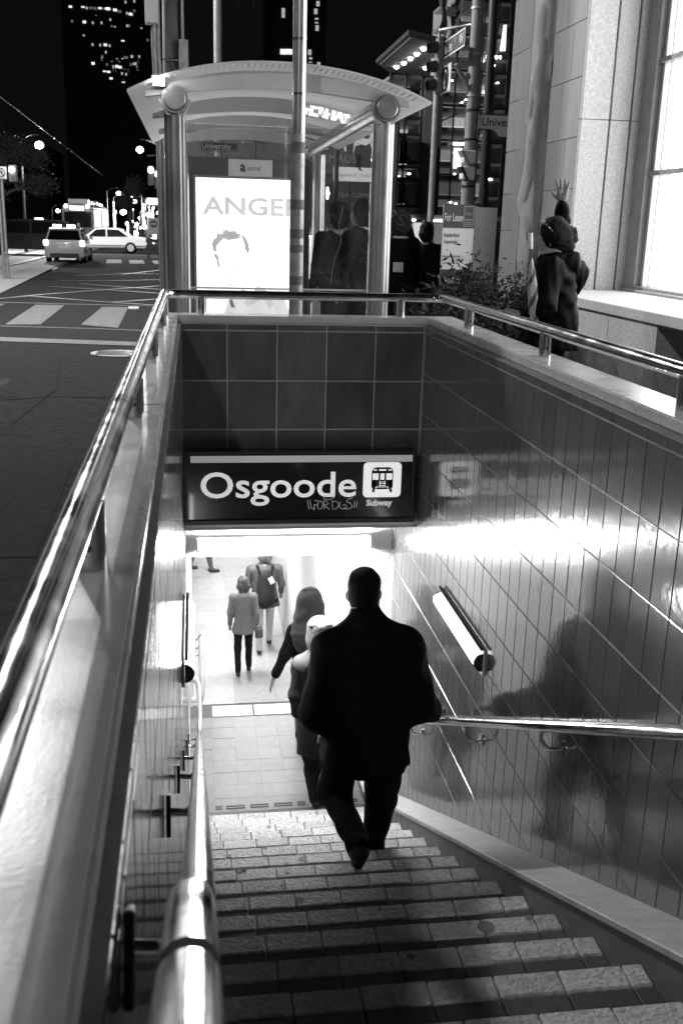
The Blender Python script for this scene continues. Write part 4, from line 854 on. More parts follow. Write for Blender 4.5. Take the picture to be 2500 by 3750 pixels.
b = MB(); b.tube([(6.3, 24.2, 5.6), (5.62, 24, 7.1)], .03, 8); b.build('flag_staff', galv, fp)
n = 12; b = MB()
for i in range(n):
    for j in range(n):
        P_ = lambda i, j: (5.62+.48*i/n+.04*math.sin(j*.8), 24+.05*math.sin(i*1.3+j*.4), 6.9-1.3*j/n+.5*(1-i/n)*.4-.35*i/n)
        b.m = 0 if 4 <= i < 8 else 1
        b.quad(P_(i, j), P_(i+1, j), P_(i+1, j+1), P_(i, j+1))
b.build('flag_cloth', [mat('flag_white', .35, .8), mat('flag_dark', .05, .8)], fp, angle=80)
b = MB(); lf = [(0, -.2), (.02, -.06), (.12, -.08), (.09, -.03), (.16, .06), (.09, .07), (.1, .14), (.03, .1), (0, .2), (-.03, .1), (-.1, .14), (-.09, .07), (-.16, .06), (-.09, -.03), (-.12, -.08), (-.02, -.06)]
b.prism([(5.86+x, 23.92, 6.12+z) for x, z in lf], (0, .01, 0)); b.build('leaf_emblem', MATS['flag_dark'], fp)
# ------------------------------------------------------------------ street lamps, signals and signs along the street
def lamp_light(loc, power, r=.18):
    l = bpy.data.lights.new('lamp_light', 'POINT'); l.energy = power; l.shadow_soft_size = r
    o = bpy.data.objects.new('lamp_light', l); COL.objects.link(o); o.location = loc; return o
def street_lamp(label, x, y, z, base_dx, r=.22, power=0, glow=None, arm=True):
    t = thing('street_lamp', label, 'street lamp', (x+base_dx, y, zr(y)), 'street lamps')
    b = MB(); b.tube([(x+base_dx, y, zr(y)), (x+base_dx, y, z+.2)], .09, 10, rs=[.11, .07]); b.build('lamp_post', darkmetal, t)
    b = MB(); b.tube([(x+base_dx*(1-q), y, z+.2+.35*math.sin(q*math.pi*.55)) for q in (0, .2, .4, .6, .8, .97)], .03, 8); b.build('lamp_arm', darkmetal, t)
    b = MB(); b.ball((x, y, z), r, 14, (1, 1, .85)); b.build('lamp_globe', glow or lamp_far, t)
    if power: lamp_light((x, y, z-r*1.2), power)
    return t
street_lamp('tall street lamp out of view ahead that lights the stairwell', -4.25, 16.8, 8.57, -2.6, .2, POW_NEAR, lamp_e)
street_lamp('tall street lamp out of view behind that lights the granite building', -3.2, -7, 8.2, -2.6, .2, POW_BACK, lamp_e)
street_lamp('added lamp out of view over the road junction to light the taxi', -6.5, 30, 9.6, -2.5, .2, POW_NEAR*.55, lamp_e)  # unseen lamp added to brighten the taxi's rear and the junction
street_lamp('added fill lamp out of view across the street left of the stairwell', -10.5, 5, 9.2, -2.5, .3, POW_NEAR*.13, lamp_e)  # unseen lamp added as fill for the right stairwell wall
street_lamp('bright street lamp on a curved arm above the lit tree', -8.08, 60, 5.3, -1.0, .24, POW_FAR)
street_lamp('bright street lamp just left of the shelter column', -2.69, 60, 5.26, 1.1, .2, POW_FAR*.6)
street_lamp('small street lamp above the middle of the streetcar', -7.28, 110, 4.08, -1.2, .24)
street_lamp('street lamp right of the streetcar over the traffic', -5.73, 110, 3.35, 1.2, .26, POW_FAR)
street_lamp('dim street lamp between the two lamps over the streetcar', -6.75, 112, 3.5, -1.2, .17)
street_lamp('tiny highest lamp of the cluster right of the streetcar', -6.05, 112, 3.8, 1, .1)
street_lamp('low street lamp left of the streetcar front', -13.4, 110, 2.2, -.6, .22)
street_lamp('street lamp right behind the end of the streetcar', -6.87, 110, 2.24, 1, .32)
street_lamp('street lamp left of the no entry board', -4.36, 110, 2.05, -.8, .22)
street_lamp('street lamp right above the no entry board', -3.27, 110, 2.25, .8, .24)
ls = thing('traffic_signal', 'lit traffic signal beside a no turn sign at the far left edge', 'traffic signal', (-5.3, 32, zr(32)))
for x in (-5.47, -5.36): b = MB(); b.tube([(x, 32, zr(32)), (x-.02, 32, 2.55)], .045, 10); b.build('pole_shaft', galv, ls)
b = MB(); b.box(-5.17, -4.93, 31.95, 32.1, 2.48, 2.95); b.build('signal_body', mat('signal_yellow_grey', .12, .6), ls, bevel=.02)
b = MB(); b.ball((-5.07, 31.92, 2.82), .085, 14); b.build('signal_lens', lamp_far, ls)
b = MB(); b.box(-5.52, -5.22, 31.93, 31.95, 2.56, 2.9); pn = b.build('turn_plate', signwhite, ls)
b = MB(); b.tube([(-5.37+.11*math.cos(R(a)), 31.92, 2.74+.11*math.sin(R(a))) for a in range(0, 361, 20)], .012, 6, cap=False); b.tube([(-5.44, 31.92, 2.82), (-5.3, 31.92, 2.66)], .012, 6); b.tube([(-5.34, 31.92, 2.68), (-5.34, 31.92, 2.76), (-5.41, 31.92, 2.77)], .014, 6); b.build('turn_symbol', darkmetal, pn)
rs = thing('traffic_signal', 'pair of lit signal heads hanging just left of the shelter column', 'traffic signal', (-1.3, 45, zr(45)))
for x, z in ((-1.57, 3.53), (-1.28, 3.38)):
    b = MB(); b.box(x-.14, x+.14, 45.03, 45.2, z-.62, z+.2); b.build('signal_body', blackpl, rs, bevel=.02)
    b = MB(); b.ball((x, 45, z), .125, 14); b.build('signal_lens', lamp_far, rs)
b = MB(); b.tube([(-.9, 45.1, zr(45)), (-.9, 45.1, 4.2), (-1.7, 45.1, 4.1)], .06, 8); b.build('mast_arm', darkmetal, rs)
ne = thing('no_entry_board', 'white no entry board with a dark barred disc on a barrier', 'road sign', (-1.87, 55, zr(55)))
b = MB(); b.box(-2.15, -1.6, 55, 55.03, .79, 1.64); b.build('board', mat('no_entry_plate', .55, .5, emit=.06), ne)
b = MB(); b.disc((-1.875, 54.995, 1.33), (0, -1, 0), .2, .01, 24); b.build('disc', mat('no_entry_disc', .07, .4), ne)
b = MB(); b.box(-2.01, -1.74, 54.975, 54.984, 1.30, 1.37); b.build('bar', signwhite, ne)
text('lettering', 'DO NOT', .13, (-2.08, 54.99, 1.0), signgrey, ne, sx=.8); text('lettering', 'ENTER', .13, (-2.05, 54.99, .86), signgrey, ne, sx=.8)
for x in (-2.1, -1.65): b = MB(); b.tube([(x, 55.05, zr(55)), (x, 55.05, 1.6)], .03, 8); b.build('board_post', galv, ne)
bar_ = thing('street_barrier', 'dark slatted street barrier under the no entry board', 'barrier', (-1.6, 54.5, zr(54)))
for z in (-.2, .1, .4): b = MB(); b.box(-2.25, -.9, 54.4, 54.45, z, z+.2); b.build('rail_board', mat('barrier_board', .1, .6, var=.4, vs=5) if z == -.2 else MATS['barrier_board'], bar_)
for x in (-2.2, -1.5, -.95): b = MB(); b.box(x, x+.06, 54.46, 54.5, zr(54), .7); b.build('barrier_post', darkmetal, bar_)
lb2 = thing('lit_sign', 'glowing white rectangular sign box above the street', 'sign', (-2.45, 70, 2.7))
b = MB(); b.box(-2.8, -2.08, 70, 70.15, 2.48, 2.92); b.build('sign_box', alum, lb2); b = MB(); b.box(-2.77, -2.11, 69.97, 69.999, 2.51, 2.89); b.build('sign_face', emis('lit_sign_face', 4.), lb2)
b = MB(); b.tube([(-2.1, 70.1, zr(70)), (-2.1, 70.1, 3.1)], .05, 8); b.build('sign_post', darkmetal, lb2)
# ------------------------------------------------------------------ vehicles
def wheel(parent, x, y, z, r, axis='Y', m=alum):
    d = Vector((0, 1, 0)) if axis == 'Y' else Vector((1, 0, 0)); c = Vector((x, y, z))
    b = MB(); b.tube([c-d*.1, c-d*.085, c+d*.085, c+d*.1], r, 20, rs=[r*.93, r, r, r*.93]); w = b.build('wheel', rubber, parent)
    b = MB(); b.tube([c-d*.104, c+d*.104], r*.62, 16); b.build('rim', m, w)
def hatch(label, loc, L=4.2, Wd=1.74, H=1.5):
    """pale hatchback seen from behind; rear at loc, pointing +Y"""
    x, y, z = loc; t = thing('hatchback_taxi', label, 'car', loc)
    w = Wd/2; b = MB()
    def ring(yy, hw, z0, z1, r=.12): return [(x+sx*(hw-q), yy, zz) for sx, q, zz in ((-1, .06, z0), (1, .06, z0), (1, 0, z0+r), (1, .03, z1-.1), (1, .1, z1), (-1, .1, z1), (-1, .03, z1-.1), (-1, 0, z0+r))]
    secs = [(y, w*.95, z+.28, z+.92), (y+.06, w*.99, z+.22, z+.98), (y+.5, w, z+.2, z+.98), (y+2.9, w, z+.2, z+.95), (y+3.9, w*.93, z+.24, z+.75), (y+L, w*.8, z+.3, z+.62)]
    V = []; F = []
    for s_ in secs: V += ring(*s_)
    for i in range(len(secs)-1):
        for k in range(8): F.append((i*8+k, i*8+(k+1) % 8, i*8+8+(k+1) % 8, i*8+8+k))
    F += [tuple(range(8)), tuple(range(len(V)-8, len(V)))]; b.add(V, F); bd = b.build('body', cartaxi, t, bevel=.02)
    b = MB(); V = []; F = []
    for yy, hw, zz in ((y+.02, w*.93, z+.96), (y+.34, w*.76, z+H-.04), (y+.6, w*.77, z+H), (y+1.9, w*.78, z+H), (y+2.9, w*.9, z+.95)): V += [(x-hw, yy, zz), (x+hw, yy, zz)]
    base = [(x-w*.95, y+.02, z+.9), (x+w*.95, y+.02, z+.9), (x-w*.95, y+3, z+.9), (x+w*.95, y+3, z+.9)]
    b.add(V+base, [(0, 1, 3, 2), (2, 3, 5, 4), (4, 5, 7, 6), (6, 7, 9, 8), (10, 0, 2, 4, 6, 8, 12), (11, 13, 9, 7, 5, 3, 1), (10, 11, 1, 0), (12, 8, 9, 13), (10, 12, 13, 11)]); b.build('cabin', cartaxi, t, bevel=.02)
    b = MB(); b.prism([(x-w*.82, y+.02, z+1.0), (x+w*.82, y+.02, z+1.0), (x+w*.68, y+.27, z+H-.10), (x-w*.68, y+.27, z+H-.10)], (0, -.012, .004)); b.build('rear_window', carglass, t)
    for sx in (-1, 1):
        b = MB(); b.quad((x+sx*(w*.955), y+.45, z+1.0), (x+sx*(w*.955), y+2.5, z+1.0), (x+sx*w*.80, y+1.95, z+H-.08), (x+sx*w*.80, y+.65, z+H-.08)); b.build('side_window', carglass, t)
        b = MB(); b.box(x+sx*w*.9-.1, x+sx*w*.9+.1, y-.03, y+.12, z+.74, z+.98); b.build('tail_lamp', tail_e, t, bevel=.03)
        for yy in (y+.75, y+3.3): wheel(t, x+sx*(w-.1), yy, z+.31, .31, 'X')
        b = MB(); b.box(x+sx*(w+.06)-.08, x+sx*(w+.06)+.08, y+2.5, y+2.62, z+1.0, z+1.12); b.build('wing_mirror', cartaxi, t, bevel=.02)
    b = MB(); b.box(x-.62, x+.62, y-.03, y+.05, z+.22, z+.42); b.build('rear_diffuser', blackpl, t, bevel=.02)
    b = MB(); b.box(x-.26, x+.26, y-.02, y+.0, z+.62, z+.74); b.build('number_plate', signwhite, t)
    b = MB(); b.box(x-.55, x+.55, y-.012, y+.02, z+.80, z+.83); b.build('trim_strip', alum, t)
    for xx in (-.38, .22): b = MB(); b.box(x+xx-.18, x+xx+.18, y+.9, y+1.1, z+H+.005, z+H+.13); b.build('roof_lamp', head_e, t, bevel=.03)
    return t
hatch('pale hatchback taxi with glowing tail lamps seen from behind', (-5.47, 47, zr(47)))
def saloon(name, label, cat, paint, xf, xb, y, H, prof, wins, wheels, wr, Wd=1.8):
    z = zr(y); t = thing(name, label, cat, ((xf+xb)/2, y, z)); L = xb-xf
    b = MB(); b.prism([(xf+L*px, y, z+pz) for px, pz in prof], (0, Wd, 0)); b.build('body', paint, t, bevel=.07, seg=2)
    for w_ in wins: b = MB(); b.prism([(xf+L*px, y-.012, z+pz) for px, pz in w_], (0, .02, 0)); b.build('side_window', carglass, t)
    for px in wheels:
        for yy in (y+.06, y+Wd-.06): wheel(t, xf+L*px, yy, z+wr, wr)
    return t
t = saloon('suv', 'big dark sport utility vehicle crossing behind the taxi', 'car', cardark, -10.9, -6.05, 56, 1.75,
       [(0, .35), (0, .85), (.03, 1.0), (.2, 1.1), (.3, 1.72), (.36, 1.8), (.9, 1.8), (.99, 1.1), (1, .4), (.9, .3), (.1, .3)], [[(.26, 1.12), (.34, 1.66), (.55, 1.7), (.55, 1.12)], [(.57, 1.12), (.57, 1.7), (.88, 1.68), (.92, 1.12)]], (.17, .8), .4)
b = MB(); b.box(-8.0, -7.65, 56.4, 56.9, 1.4, 1.47); b.build('roof_lamp', head_e, t)
for x, z in ((-10.85, .45), (-10.5, .5)): b = MB(); b.box(x, x+.25, 55.95, 55.98, z, z+.06); b.build('marker_lamp', tail_e, t)
t = saloon('sedan', 'white sedan crossing the junction right of the taxi', 'car', carwhite, -7.3, -2.45, 62, 1.45,
       [(0, .3), (0, .7), (.05, .82), (.25, .92), (.38, 1.38), (.45, 1.44), (.66, 1.42), (.8, 1.0), (.97, .93), (1, .8), (1, .4), (.97, .3)], [[(.30, .95), (.39, 1.33), (.50, 1.36), (.50, .95)], [(.52, .95), (.52, 1.36), (.65, 1.34), (.76, .98)]], (.18, .79), .33)
b = MB(); b.box(-2.52, -2.43, 62.0, 62.3, .28, .42); b.build('tail_lamp', tail_e, t)
b = MB(); b.box(-7.2, -2.5, 61.97, 61.99, .06, .12); b.build('body_moulding', carwhite, t)
sc = thing('streetcar', 'articulated streetcar with a lit destination box and roof units', 'streetcar', (-9, 85, zr(85)))
x0, x1, y, z = -10.05, -7.6, 85, zr(85)
sc_m = mat('streetcar_paint', .2, .4, var=.15, vs=.6); sc_d = mat('streetcar_dark_skirt', .08, .5)
for y0, y1 in ((85, 92.3), (92.7, 99.5)):
    b = MB(); b.prism([(x0, y0, z+.3), (x0, y0, z+2.7), (x0+.25, y0, z+3.0), (x1-.25, y0, z+3.0), (x1, y0, z+2.7), (x1, y0, z+.3)], (0, y1-y0, 0)); b.build('car_body', sc_m, sc, bevel=.08, seg=2)
    for k in range(6):
        a = y0+.35+k*1.13; b = MB(); b.box(x1-.01, x1+.012, a, a+.95, z+1.3, z+2.4); b.build('side_window', emis('lit_streetcar_window', .7) if (k == 0 and y0 == 85) else MATS['lit_streetcar_window'], sc)
    b = MB(); b.box(x0+.1, x1+.01, y0+.1, y1-.1, z+.25, z+.75); b.build('skirt', sc_d, sc)
    for k, (a, h) in enumerate(((.6, .42), (3.2, .3), (5.2, .25))): b = MB(); b.box(x0+.45, x1-.45, y0+a, y0+a+1.5, z+3.0, z+3.0+h); b.build('roof_unit', alum_pale, sc, bevel=.05)
b = MB(); b.box(x0+.2, x1-.2, 92.3, 92.7, z+.4, z+2.8); b.build('bellows', blackpl, sc)
b = MB(); b.box(x0+.2, x1-.2, 84.94, 84.99, z+1.25, z+2.45); b.build('windscreen', carglass, sc, bevel=.03)
b = MB(); b.box(x0+.65, x1-.75, 84.95, 85.0, z+2.55, z+2.85); b.build('destination_box', emis('lit_destination_box', 4.), sc)
for xx in (x0+.35, x1-.45): b = MB(); b.ball((xx, 84.93, z+2.85), .14, 10); b.build('head_lamp', lamp_far, sc)
for xx in (x0+.45, ): b = MB(); b.ball((xx, 84.93, z+1.15), .13, 10); b.build('head_lamp', lamp_far, sc)
# ------------------------------------------------------------------ trees, wires and towers
def tree(label, x, y, z0, crowns, n, size, seed, m=leaf):
    t = thing('street_tree', label, 'tree', (x, y, zr(y)), 'street trees'); b = MB()
    top = max(c[5] for c in crowns); b.tube([(x, y, zr(y)), (x+.1, y, z0*.6), (x-.05, y, z0), (x+.1, y, top*.8)], .2, 8, rs=[.26, .2, .16, .05]); b.build('trunk', bark, t)
    for c in crowns:
        b = MB(); b.tube([(x, y, z0*.8), ((x+(c[0]+c[1])/2)/2, y, (z0+c[4])/2+.3), ((c[0]+c[1])/2, (c[2]+c[3])/2, (c[4]+c[5])/2)], .06, 6, rs=[.1, .07, .03]); b.build('limb', bark, t)
    leafmass(n, crowns, size, seed).build('crown', m, t)
tree('leafy tree lit by the street lamp at the far left', -9.3, 50, 2.2, [(-8.2, -6.3, 49, 51, 3.6, 4.6), (-7.6, -6.1, 49, 51, 2.5, 3.4), (-9.4, -7.2, 50, 52, 4.0, 5.2), (-11.5, -8.5, 50, 53, 3.6, 6)], 9000, .085, 11)
tree('small pale lit tree above the traffic right of the streetcar', -4.6, 82, 1.6, [(-4.9, -3.5, 80, 83, 3.0, 4.7), (-5.6, -4.2, 80, 83, 2.2, 3.4)], 2600, .11, 12)
tree('dark tree filling the street edge behind the far signal', -16, 70, 3, [(-22, -11.5, 68, 74, 1.5, 7)], 2600, .3, 14, leaf_d)
def wire(label, pts, r=.02, ins=()):
    t = thing('overhead_wire', label, 'cable', pts[0], 'overhead wires'); b = MB(); b.tube(pts, r*.6, 5); b.build('cable', mat('dull_cable', .03, .6) if 'dull_cable' not in MATS else MATS['dull_cable'], t)
    for p in ins: b = MB(); b.ball(p, r*2.6, 8, (1, 2.2, 1)); b.build('insulator', white_gl, t)
lerp = lambda a, b, q: tuple(a[i]+(b[i]-a[i])*q for i in range(3))
A, B = (-7.2, 42, 6), (-9.65, 129, 6); wire('upper overhead streetcar wire with bright clamps', [A, lerp(A, B, .5), B], .02, [lerp(A, B, q) for q in (.08, .26, .3, .4, .47, .52)])
A, B = (-12.6, 74, 6), (-15.3, 134, 6); wire('lower overhead streetcar wire at the left edge', [A, lerp(A, B, .5), B], .025, [lerp(A, B, .7)])
A, B = (1.2, 60, 19), (1.9, 40, 9); wire('left of the slanting cables over the shelter roof', [A, lerp(A, B, .5), B], .025); wire('right of the slanting cables over the shelter roof', [(2.0, 60, 19), (2.45, 40, 9)], .02)
def tower(label, x0, x1, y, z1, wins, w, h, m):
    t = thing('office_tower', label, 'skyscraper', ((x0+x1)/2, y+15, zr(100))); b = MB(); b.box(x0, x1, y+.6, y+30, zr(100), z1); b.build('tower_wall', towerdark, t)
    for k in range(int((z1-8)/2.25)):
        b = MB(); b.box(x0, x1, y+.2, y+.6, 8+2.25*k, 8.35+2.25*k); b.build('floor_band', towerdark, t)
    for x, z, e in wins:
        b = MB(); ww = w*(1.5 if e > 2 else .8); b.box(x-ww/2, x+ww/2, y+.35, y+.5, z-h/2, z+h/2); b.build('lit_window', m[min(e, 2)], t)
tw = [(-26.836,48.316),(-24.021,48.466),(-23.176,48.168),(-21.822,48.297),(-20.223,48.382),(-18.748,48.346),(-18.381,48.25),(-18.009,48.327),(-16.783,48.105),(-15.618,47.822),(-14.141,47.554),(-13.339,47.423),(-12.448,48.162),(-14.377,49.897),(-12.389,50.176),(-21.155,46.555),(-23.853,45.207),(-21.95,45.132),(-26.611,45.237),(-19.974,45.233),(-17.968,46.029),(-17.712,44.54),(-16.973,44.404),(-14.162,44.895),(-13.726,44.917),(-10.936,44.42),(-24.102,42.249),(-15.259,41.757),(-22.199,40.484),(-20.466,40.451),(-19.282,40.568),(-18.292,40.441),(-19.216,38.992),(-20.062,38.014),(-20.206,37.478),(-22.238,36.443),(-19.064,36.355),(-16.71,37.525),(-15.455,37.643),(-14.44,38.044),(-13.365,38.33),(-11.604,38.414),(-16.823,36.045),(-16.076,35.902),(-17.64,35.948),(-15.092,35.296),(-19.677,34.969),(-18.744,34.834),(-17.665,35.238),(-15.681,34.558),(-14.742,34.422),(-14.214,35.218),(-12.91,36.758),(-12.467,36.838),(-12.007,35.319),(-18.235,33.315),(-15.422,32.845)]
bright = {0, 1, 4, 5, 6, 8, 11, 16, 27, 30, 35, 42, 43, 46, 47, 55, 56}
tw += [(-22.4, 48.25), (-21.2, 48.2), (-19.6, 48.3), (-17.3, 48.1), (-16.2, 47.9), (-12.9, 47.3), (-13.1, 38.4), (-12.2, 36.2), (-13.6, 36.6), (-17.1, 35.2), (-14.9, 38.1), (-16.2, 37.3), (-17.9, 37.2), (-11.9, 37.4)]
e3 = [emis('lit_office_dim', .12), emis('lit_office_mid', .4), emis('lit_office_bright', 1.0)]
tower('dark office tower with scattered lit windows top left', -29, -10, 260, 75, [(x, z, 3 if i in bright else (1 if i < 57 and i % 3 else 0)) for i, (x, z) in enumerate(tw)], .5, .55, e3)
tw2 = [(17.058,38.799),(17.068,37.805),(22.995,39.022),(23.37,40.309),(23.176,37.485),(23.301,36.259),(17.131,31.96),(18.236,32.013),(22.017,32.102),(22.192,30.812),(23.723,30.419)]
tower('dark tower with a few lit windows behind the tall pole', 15.5, 25, 200, 60, [(x, z, 3 if i in (6, 7) else 1) for i, (x, z) in enumerate(tw2)], .75, .9, e3)
tower('narrow unlit tower strip left of the utility pole', -9.6, -6.4, 250, 62, [(-9.2, 40.5, 0), (-8.6, 33, 0), (-7.9, 25, 0), (-9.0, 27, 0)], .5, .5, e3)
hz_ = MB(); hz_.box(-60, -30, 230, 260, -2, 16); tag(hz_.build('distant_block', towerdark), 'unlit low block at the end of the street on the left', 'building')
lg = [(rnd.uniform(-6.5, -2.6), rnd.uniform(88, 125), rnd.uniform(.1, 3.2)**1.0) for _ in range(44)]+[(-3.9, 100, 1.0), (-4.4, 104, .9), (-5.0, 108, .7), (-5.6, 100, .9), (-3.2, 96, .8), (-4.7, 96, .3), (-5.2, 99, .4), (-2.6, 100, .7), (-6.0, 110, 1.3), (-3.6, 110, 1.4)]
for i, (x, y, z) in enumerate(lg):
    b = MB(); b.ball((x, y, z), .05+.14*rnd.random()**2, 8); b.tube([(x, y, zr(y)), (x, y, z)], .02, 5); tag(b.build('distant_light', lamp_far), 'point of light among the distant traffic beyond the sedan', 'light', 'distant traffic lights')
# ------------------------------------------------------------------ people
def pset(o, label, group=None): return tag(o, label, 'person', group)
# -- the man in black walking down the stairs
f = Fig()
f.c((.908, 4.54, -.172), (.908, 4.53, -.222), .083, .083, 1, ((1, 0, 0), 1.08), .02)           # skull (hair colour)
f.c((.906, 4.585, -.235), (.904, 4.575, -.275), .062, .05, 0, None, .02)                      # face and jaw
f.c((.829, 4.54, -.215), (.831, 4.545, -.245), .014, .011, 0, ((0, 1, 0), .8), .008); f.c((.987, 4.54, -.215), (.985, 4.545, -.245), .014, .011, 0, ((0, 1, 0), .8), .008)
f.c((.908, 4.51, -.26), (.912, 4.475, -.36), .062, .07, 0, None, .02)
f.c((.912, 4.48, -.325), (.915, 4.45, -.41), .082, .125, 2, ((0, 1, 0), 1.05), .03, .006)          # collar and hood roll
f.c((.755, 4.42, -.45), (1.09, 4.42, -.45), .10, .10, 2, None, .08, .006)
f.c((.915, 4.43, -.52), (.915, 4.41, -.78), .2, .21, 2, ((0, 1, 0), 1.35), .08, .005)
f.c((.915, 4.41, -.78), (.925, 4.40, -1.12), .21, .225, 2, ((0, 1, 0), 1.25), .04, .011, -1.06)
f.c((.745, 4.42, -.48), (.69, 4.42, -.78), .10, .092, 2, None, .06, .009); f.c((.69, 4.42, -.78), (.76, 4.64, -.95), .09, .066, 2, None, .05, .009)
f.c((1.10, 4.42, -.48), (1.185, 4.45, -.78), .105, .092, 2, None, .06, .009); f.c((1.185, 4.45, -.78), (1.33, 4.74, -.965), .09, .066, 2, None, .05, .009)
f.c((.82, 4.41, -.98), (.79, 4.52, -1.29), .105, .082, 3, None, .03, .006); f.c((.79, 4.52, -1.29), (.85, 4.12, -1.345), .078, .058, 3, None, .03, .006)
f.c((1.02, 4.41, -.98), (1.04, 4.55, -1.35), .108, .086, 3, None, .03, .006); f.c((1.04, 4.55, -1.35), (1.01, 4.60, -1.70), .084, .068, 3, None, .03, .008)
f.c((.85, 4.085, -1.36), (.85, 4.12, -1.428), .046, .036, 4, None, .02); f.c((1.01, 4.60, -1.73), (1.02, 4.78, -1.745), .045, .034, 4, None, .02); f.c((1.01, 4.56, -1.745), (1.01, 4.6, -1.745), .034, .034, 4, None, .02)
man = body('person', [f.mesh(.011, seed=3), hand((.775, 4.68, -.99), (.03, .25, -1), (-.4, 1, 0), 1, 0, .5, .3, -1), hand((1.345, 4.77, -.985), (.5, .75, -.35), (-.3, .1, 1), 1, 0, .75, .2, -1)], [skin, hair_d, c_black, mat('black_trousers', .006, .9, var=.3, vs=25, spec=.1), leather], loc=(1.04, 4.65, -1.78))
pset(man, 'man in bulky black jacket walking down the stairs with right hand on the rail')
h = Fig(); h.c((.908, 4.53, -.165), (.908, 4.515, -.245), .088, .078, 0, ((1, 0, 0), 1.07), .02, .002); body('hair', [h.mesh(.009, seed=5, fold_f=60)], [hair_d], man, (.908, 4.53, -.2))
b = MB(); b.box(.80, .815, 4.19, 4.2, -.7, -.69)
# -- kid in the striped hood
f = Fig(); x, y = .985, 6.75
f.c((x, y+.02, -1.335), (x, y+.02, -1.40), .085, .08, 0, None, .02); f.c((x, y+.07, -1.40), (x, y+.07, -1.43), .05, .04, 0, None, .02)
f.c((x, y-.01, -1.45), (x, y-.02, -1.53), .075, .1, 2, None, .03, .006)
f.c((x-.13, y-.02, -1.585), (x+.13, y-.02, -1.585), .068, .068, 2, None, .05, .004); f.c((x, y-.02, -1.65), (x, y-.03, -1.95), .155, .15, 1, ((0, 1, 0), 1.35), .06, .006); f.c((x, y-.03, -1.95), (x, y-.03, -2.3), .152, .158, 1, ((0, 1, 0), 1.35), .03, .008, -2.31)
f.c((x-.14, y-.02, -1.6), (x-.165, y-.04, -1.82), .062, .055, 1, None, .04, .006); f.c((x-.165, y-.04, -1.82), (x-.155, y+.03, -2.0), .055, .045, 1, None, .03, .006)
f.c((x+.14, y-.02, -1.6), (x+.18, y-.04, -1.82), .062, .055, 1, None, .04, .006); f.c((x+.18, y-.04, -1.82), (x+.17, y+.05, -2.0), .055, .045, 1, None, .03, .006)
f.c((x-.07, y-.03, -2.2), (x-.03, y+.0, -2.46), .082, .064, 3, None, .03, .007); f.c((x-.03, y+.0, -2.46), (x-.01, y-.08, -2.66), .062, .056, 3, None, .03, .009)
f.c((x+.07, y-.03, -2.2), (x+.08, y+.14, -2.46), .082, .064, 3, None, .03, .007); f.c((x+.08, y+.14, -2.46), (x+.08, y+.2, -2.66), .062, .056, 3, None, .03, .009)
f.c((x-.01, y-.1, -2.69), (x-.01, y+.08, -2.70), .04, .035, 4, None, .02); f.c((x+.08, y+.19, -2.69), (x+.08, y+.36, -2.70), .04, .035, 4, None, .02)
kid = body('person', [f.mesh(.011, seed=8), hand((x-.155, y+.045, -2.035), (.05, .2, -1), (-1, .2, 0), .85, 0, .35, .4, 1)], [skin, c_char, mat('pale_hoodie_yoke', .1, .85, var=.2, vs=18), mat('dark_denim', .014, .9, spec=.1, var=.35, vs=14), leather], loc=(x, y, -2.74))
pset(kid, 'child in a dark hooded sweatshirt and pale knitted hat stepping onto the landing')
h = Fig(); h.c((x, y, -1.32), (x, y-.0, -1.40), .098, .1, 0, None, .02, .002); h.c((x, y-.01, -1.40), (x, y-.02, -1.53), .1, .07, 0, None, .03, .004)
V, F, mi = h.mesh(.009, seed=4); Cc = V[F].mean(1); ang = np.arctan2(Cc[:, 0]-x, -(Cc[:, 1]-y)); mi = np.where((Cc[:, 2] > -1.30), 0, ((np.abs(((ang+3.3) % .62)-.31) < .10) & (Cc[:, 2] < -1.315)).astype(int))
body('knit_hood', [(V, F, mi)], [mat('pale_knit', .12, .9, var=.2, vs=60), mat('dark_knit_stripe', .09, .9)], kid, (x, y, -1.4))
h = Fig(); h.c((x-.07, y-.05, -1.275), (x+.07, y-.05, -1.275), .02, .02, 0, None, .02); h.c((x, y-.085, -1.28), (x, y-.02, -1.27), .022, .022, 0, None, .05); body('hat_brim', [h.mesh(.008)], [mat('hat_brim_knit', .15, .9)], kid, (x, y, -1.28))
# -- girl with long hair
f = Fig(); x, y = 1.02, 7.72
f.c((x, y+.02, -1.46), (x, y+.02, -1.53), .085, .078, 0, None, .02); f.c((x, y+.06, -1.53), (x, y+.06, -1.56), .05, .04, 0, None, .02); f.c((x, y, -1.58), (x, y, -1.66), .045, .05, 0, None, .02)
f.c((x-.12, y, -1.73), (x+.12, y, -1.73), .062, .062, 1, None, .05, .004); f.c((x, y, -1.78), (x, y, -2.1), .14, .135, 1, ((0, 1, 0), 1.4), .05, .005)
f.c((x-.13, y, -1.74), (x-.2, y-.02, -1.94), .055, .048, 1, None, .03, .004); f.c((x-.2, y-.02, -1.94), (x-.27, y+.02, -2.13), .048, .038, 1, None, .03, .004)
f.c((x+.13, y, -1.74), (x+.18, y, -1.94), .055, .048, 1, None, .03, .004); f.c((x+.18, y, -1.94), (x+.17, y+.1, -2.11), .048, .038, 1, None, .03, .004)
f.c((x-.06, y, -2.1), (x-.06, y+.02, -2.42), .085, .06, 2, None, .03, .003); f.c((x-.06, y+.02, -2.42), (x-.06, y-.04, -2.68), .058, .045, 2, None, .03, .003)
f.c((x+.06, y, -2.1), (x+.07, y+.1, -2.42), .085, .06, 2, None, .03, .003); f.c((x+.07, y+.1, -2.42), (x+.07, y+.12, -2.68), .058, .045, 2, None, .03, .003)
f.c((x-.06, y-.05, -2.7), (x-.06, y+.09, -2.705), .036, .03, 3, None, .02); f.c((x+.07, y+.1, -2.7), (x+.07, y+.26, -2.705), .036, .03, 3, None, .02)
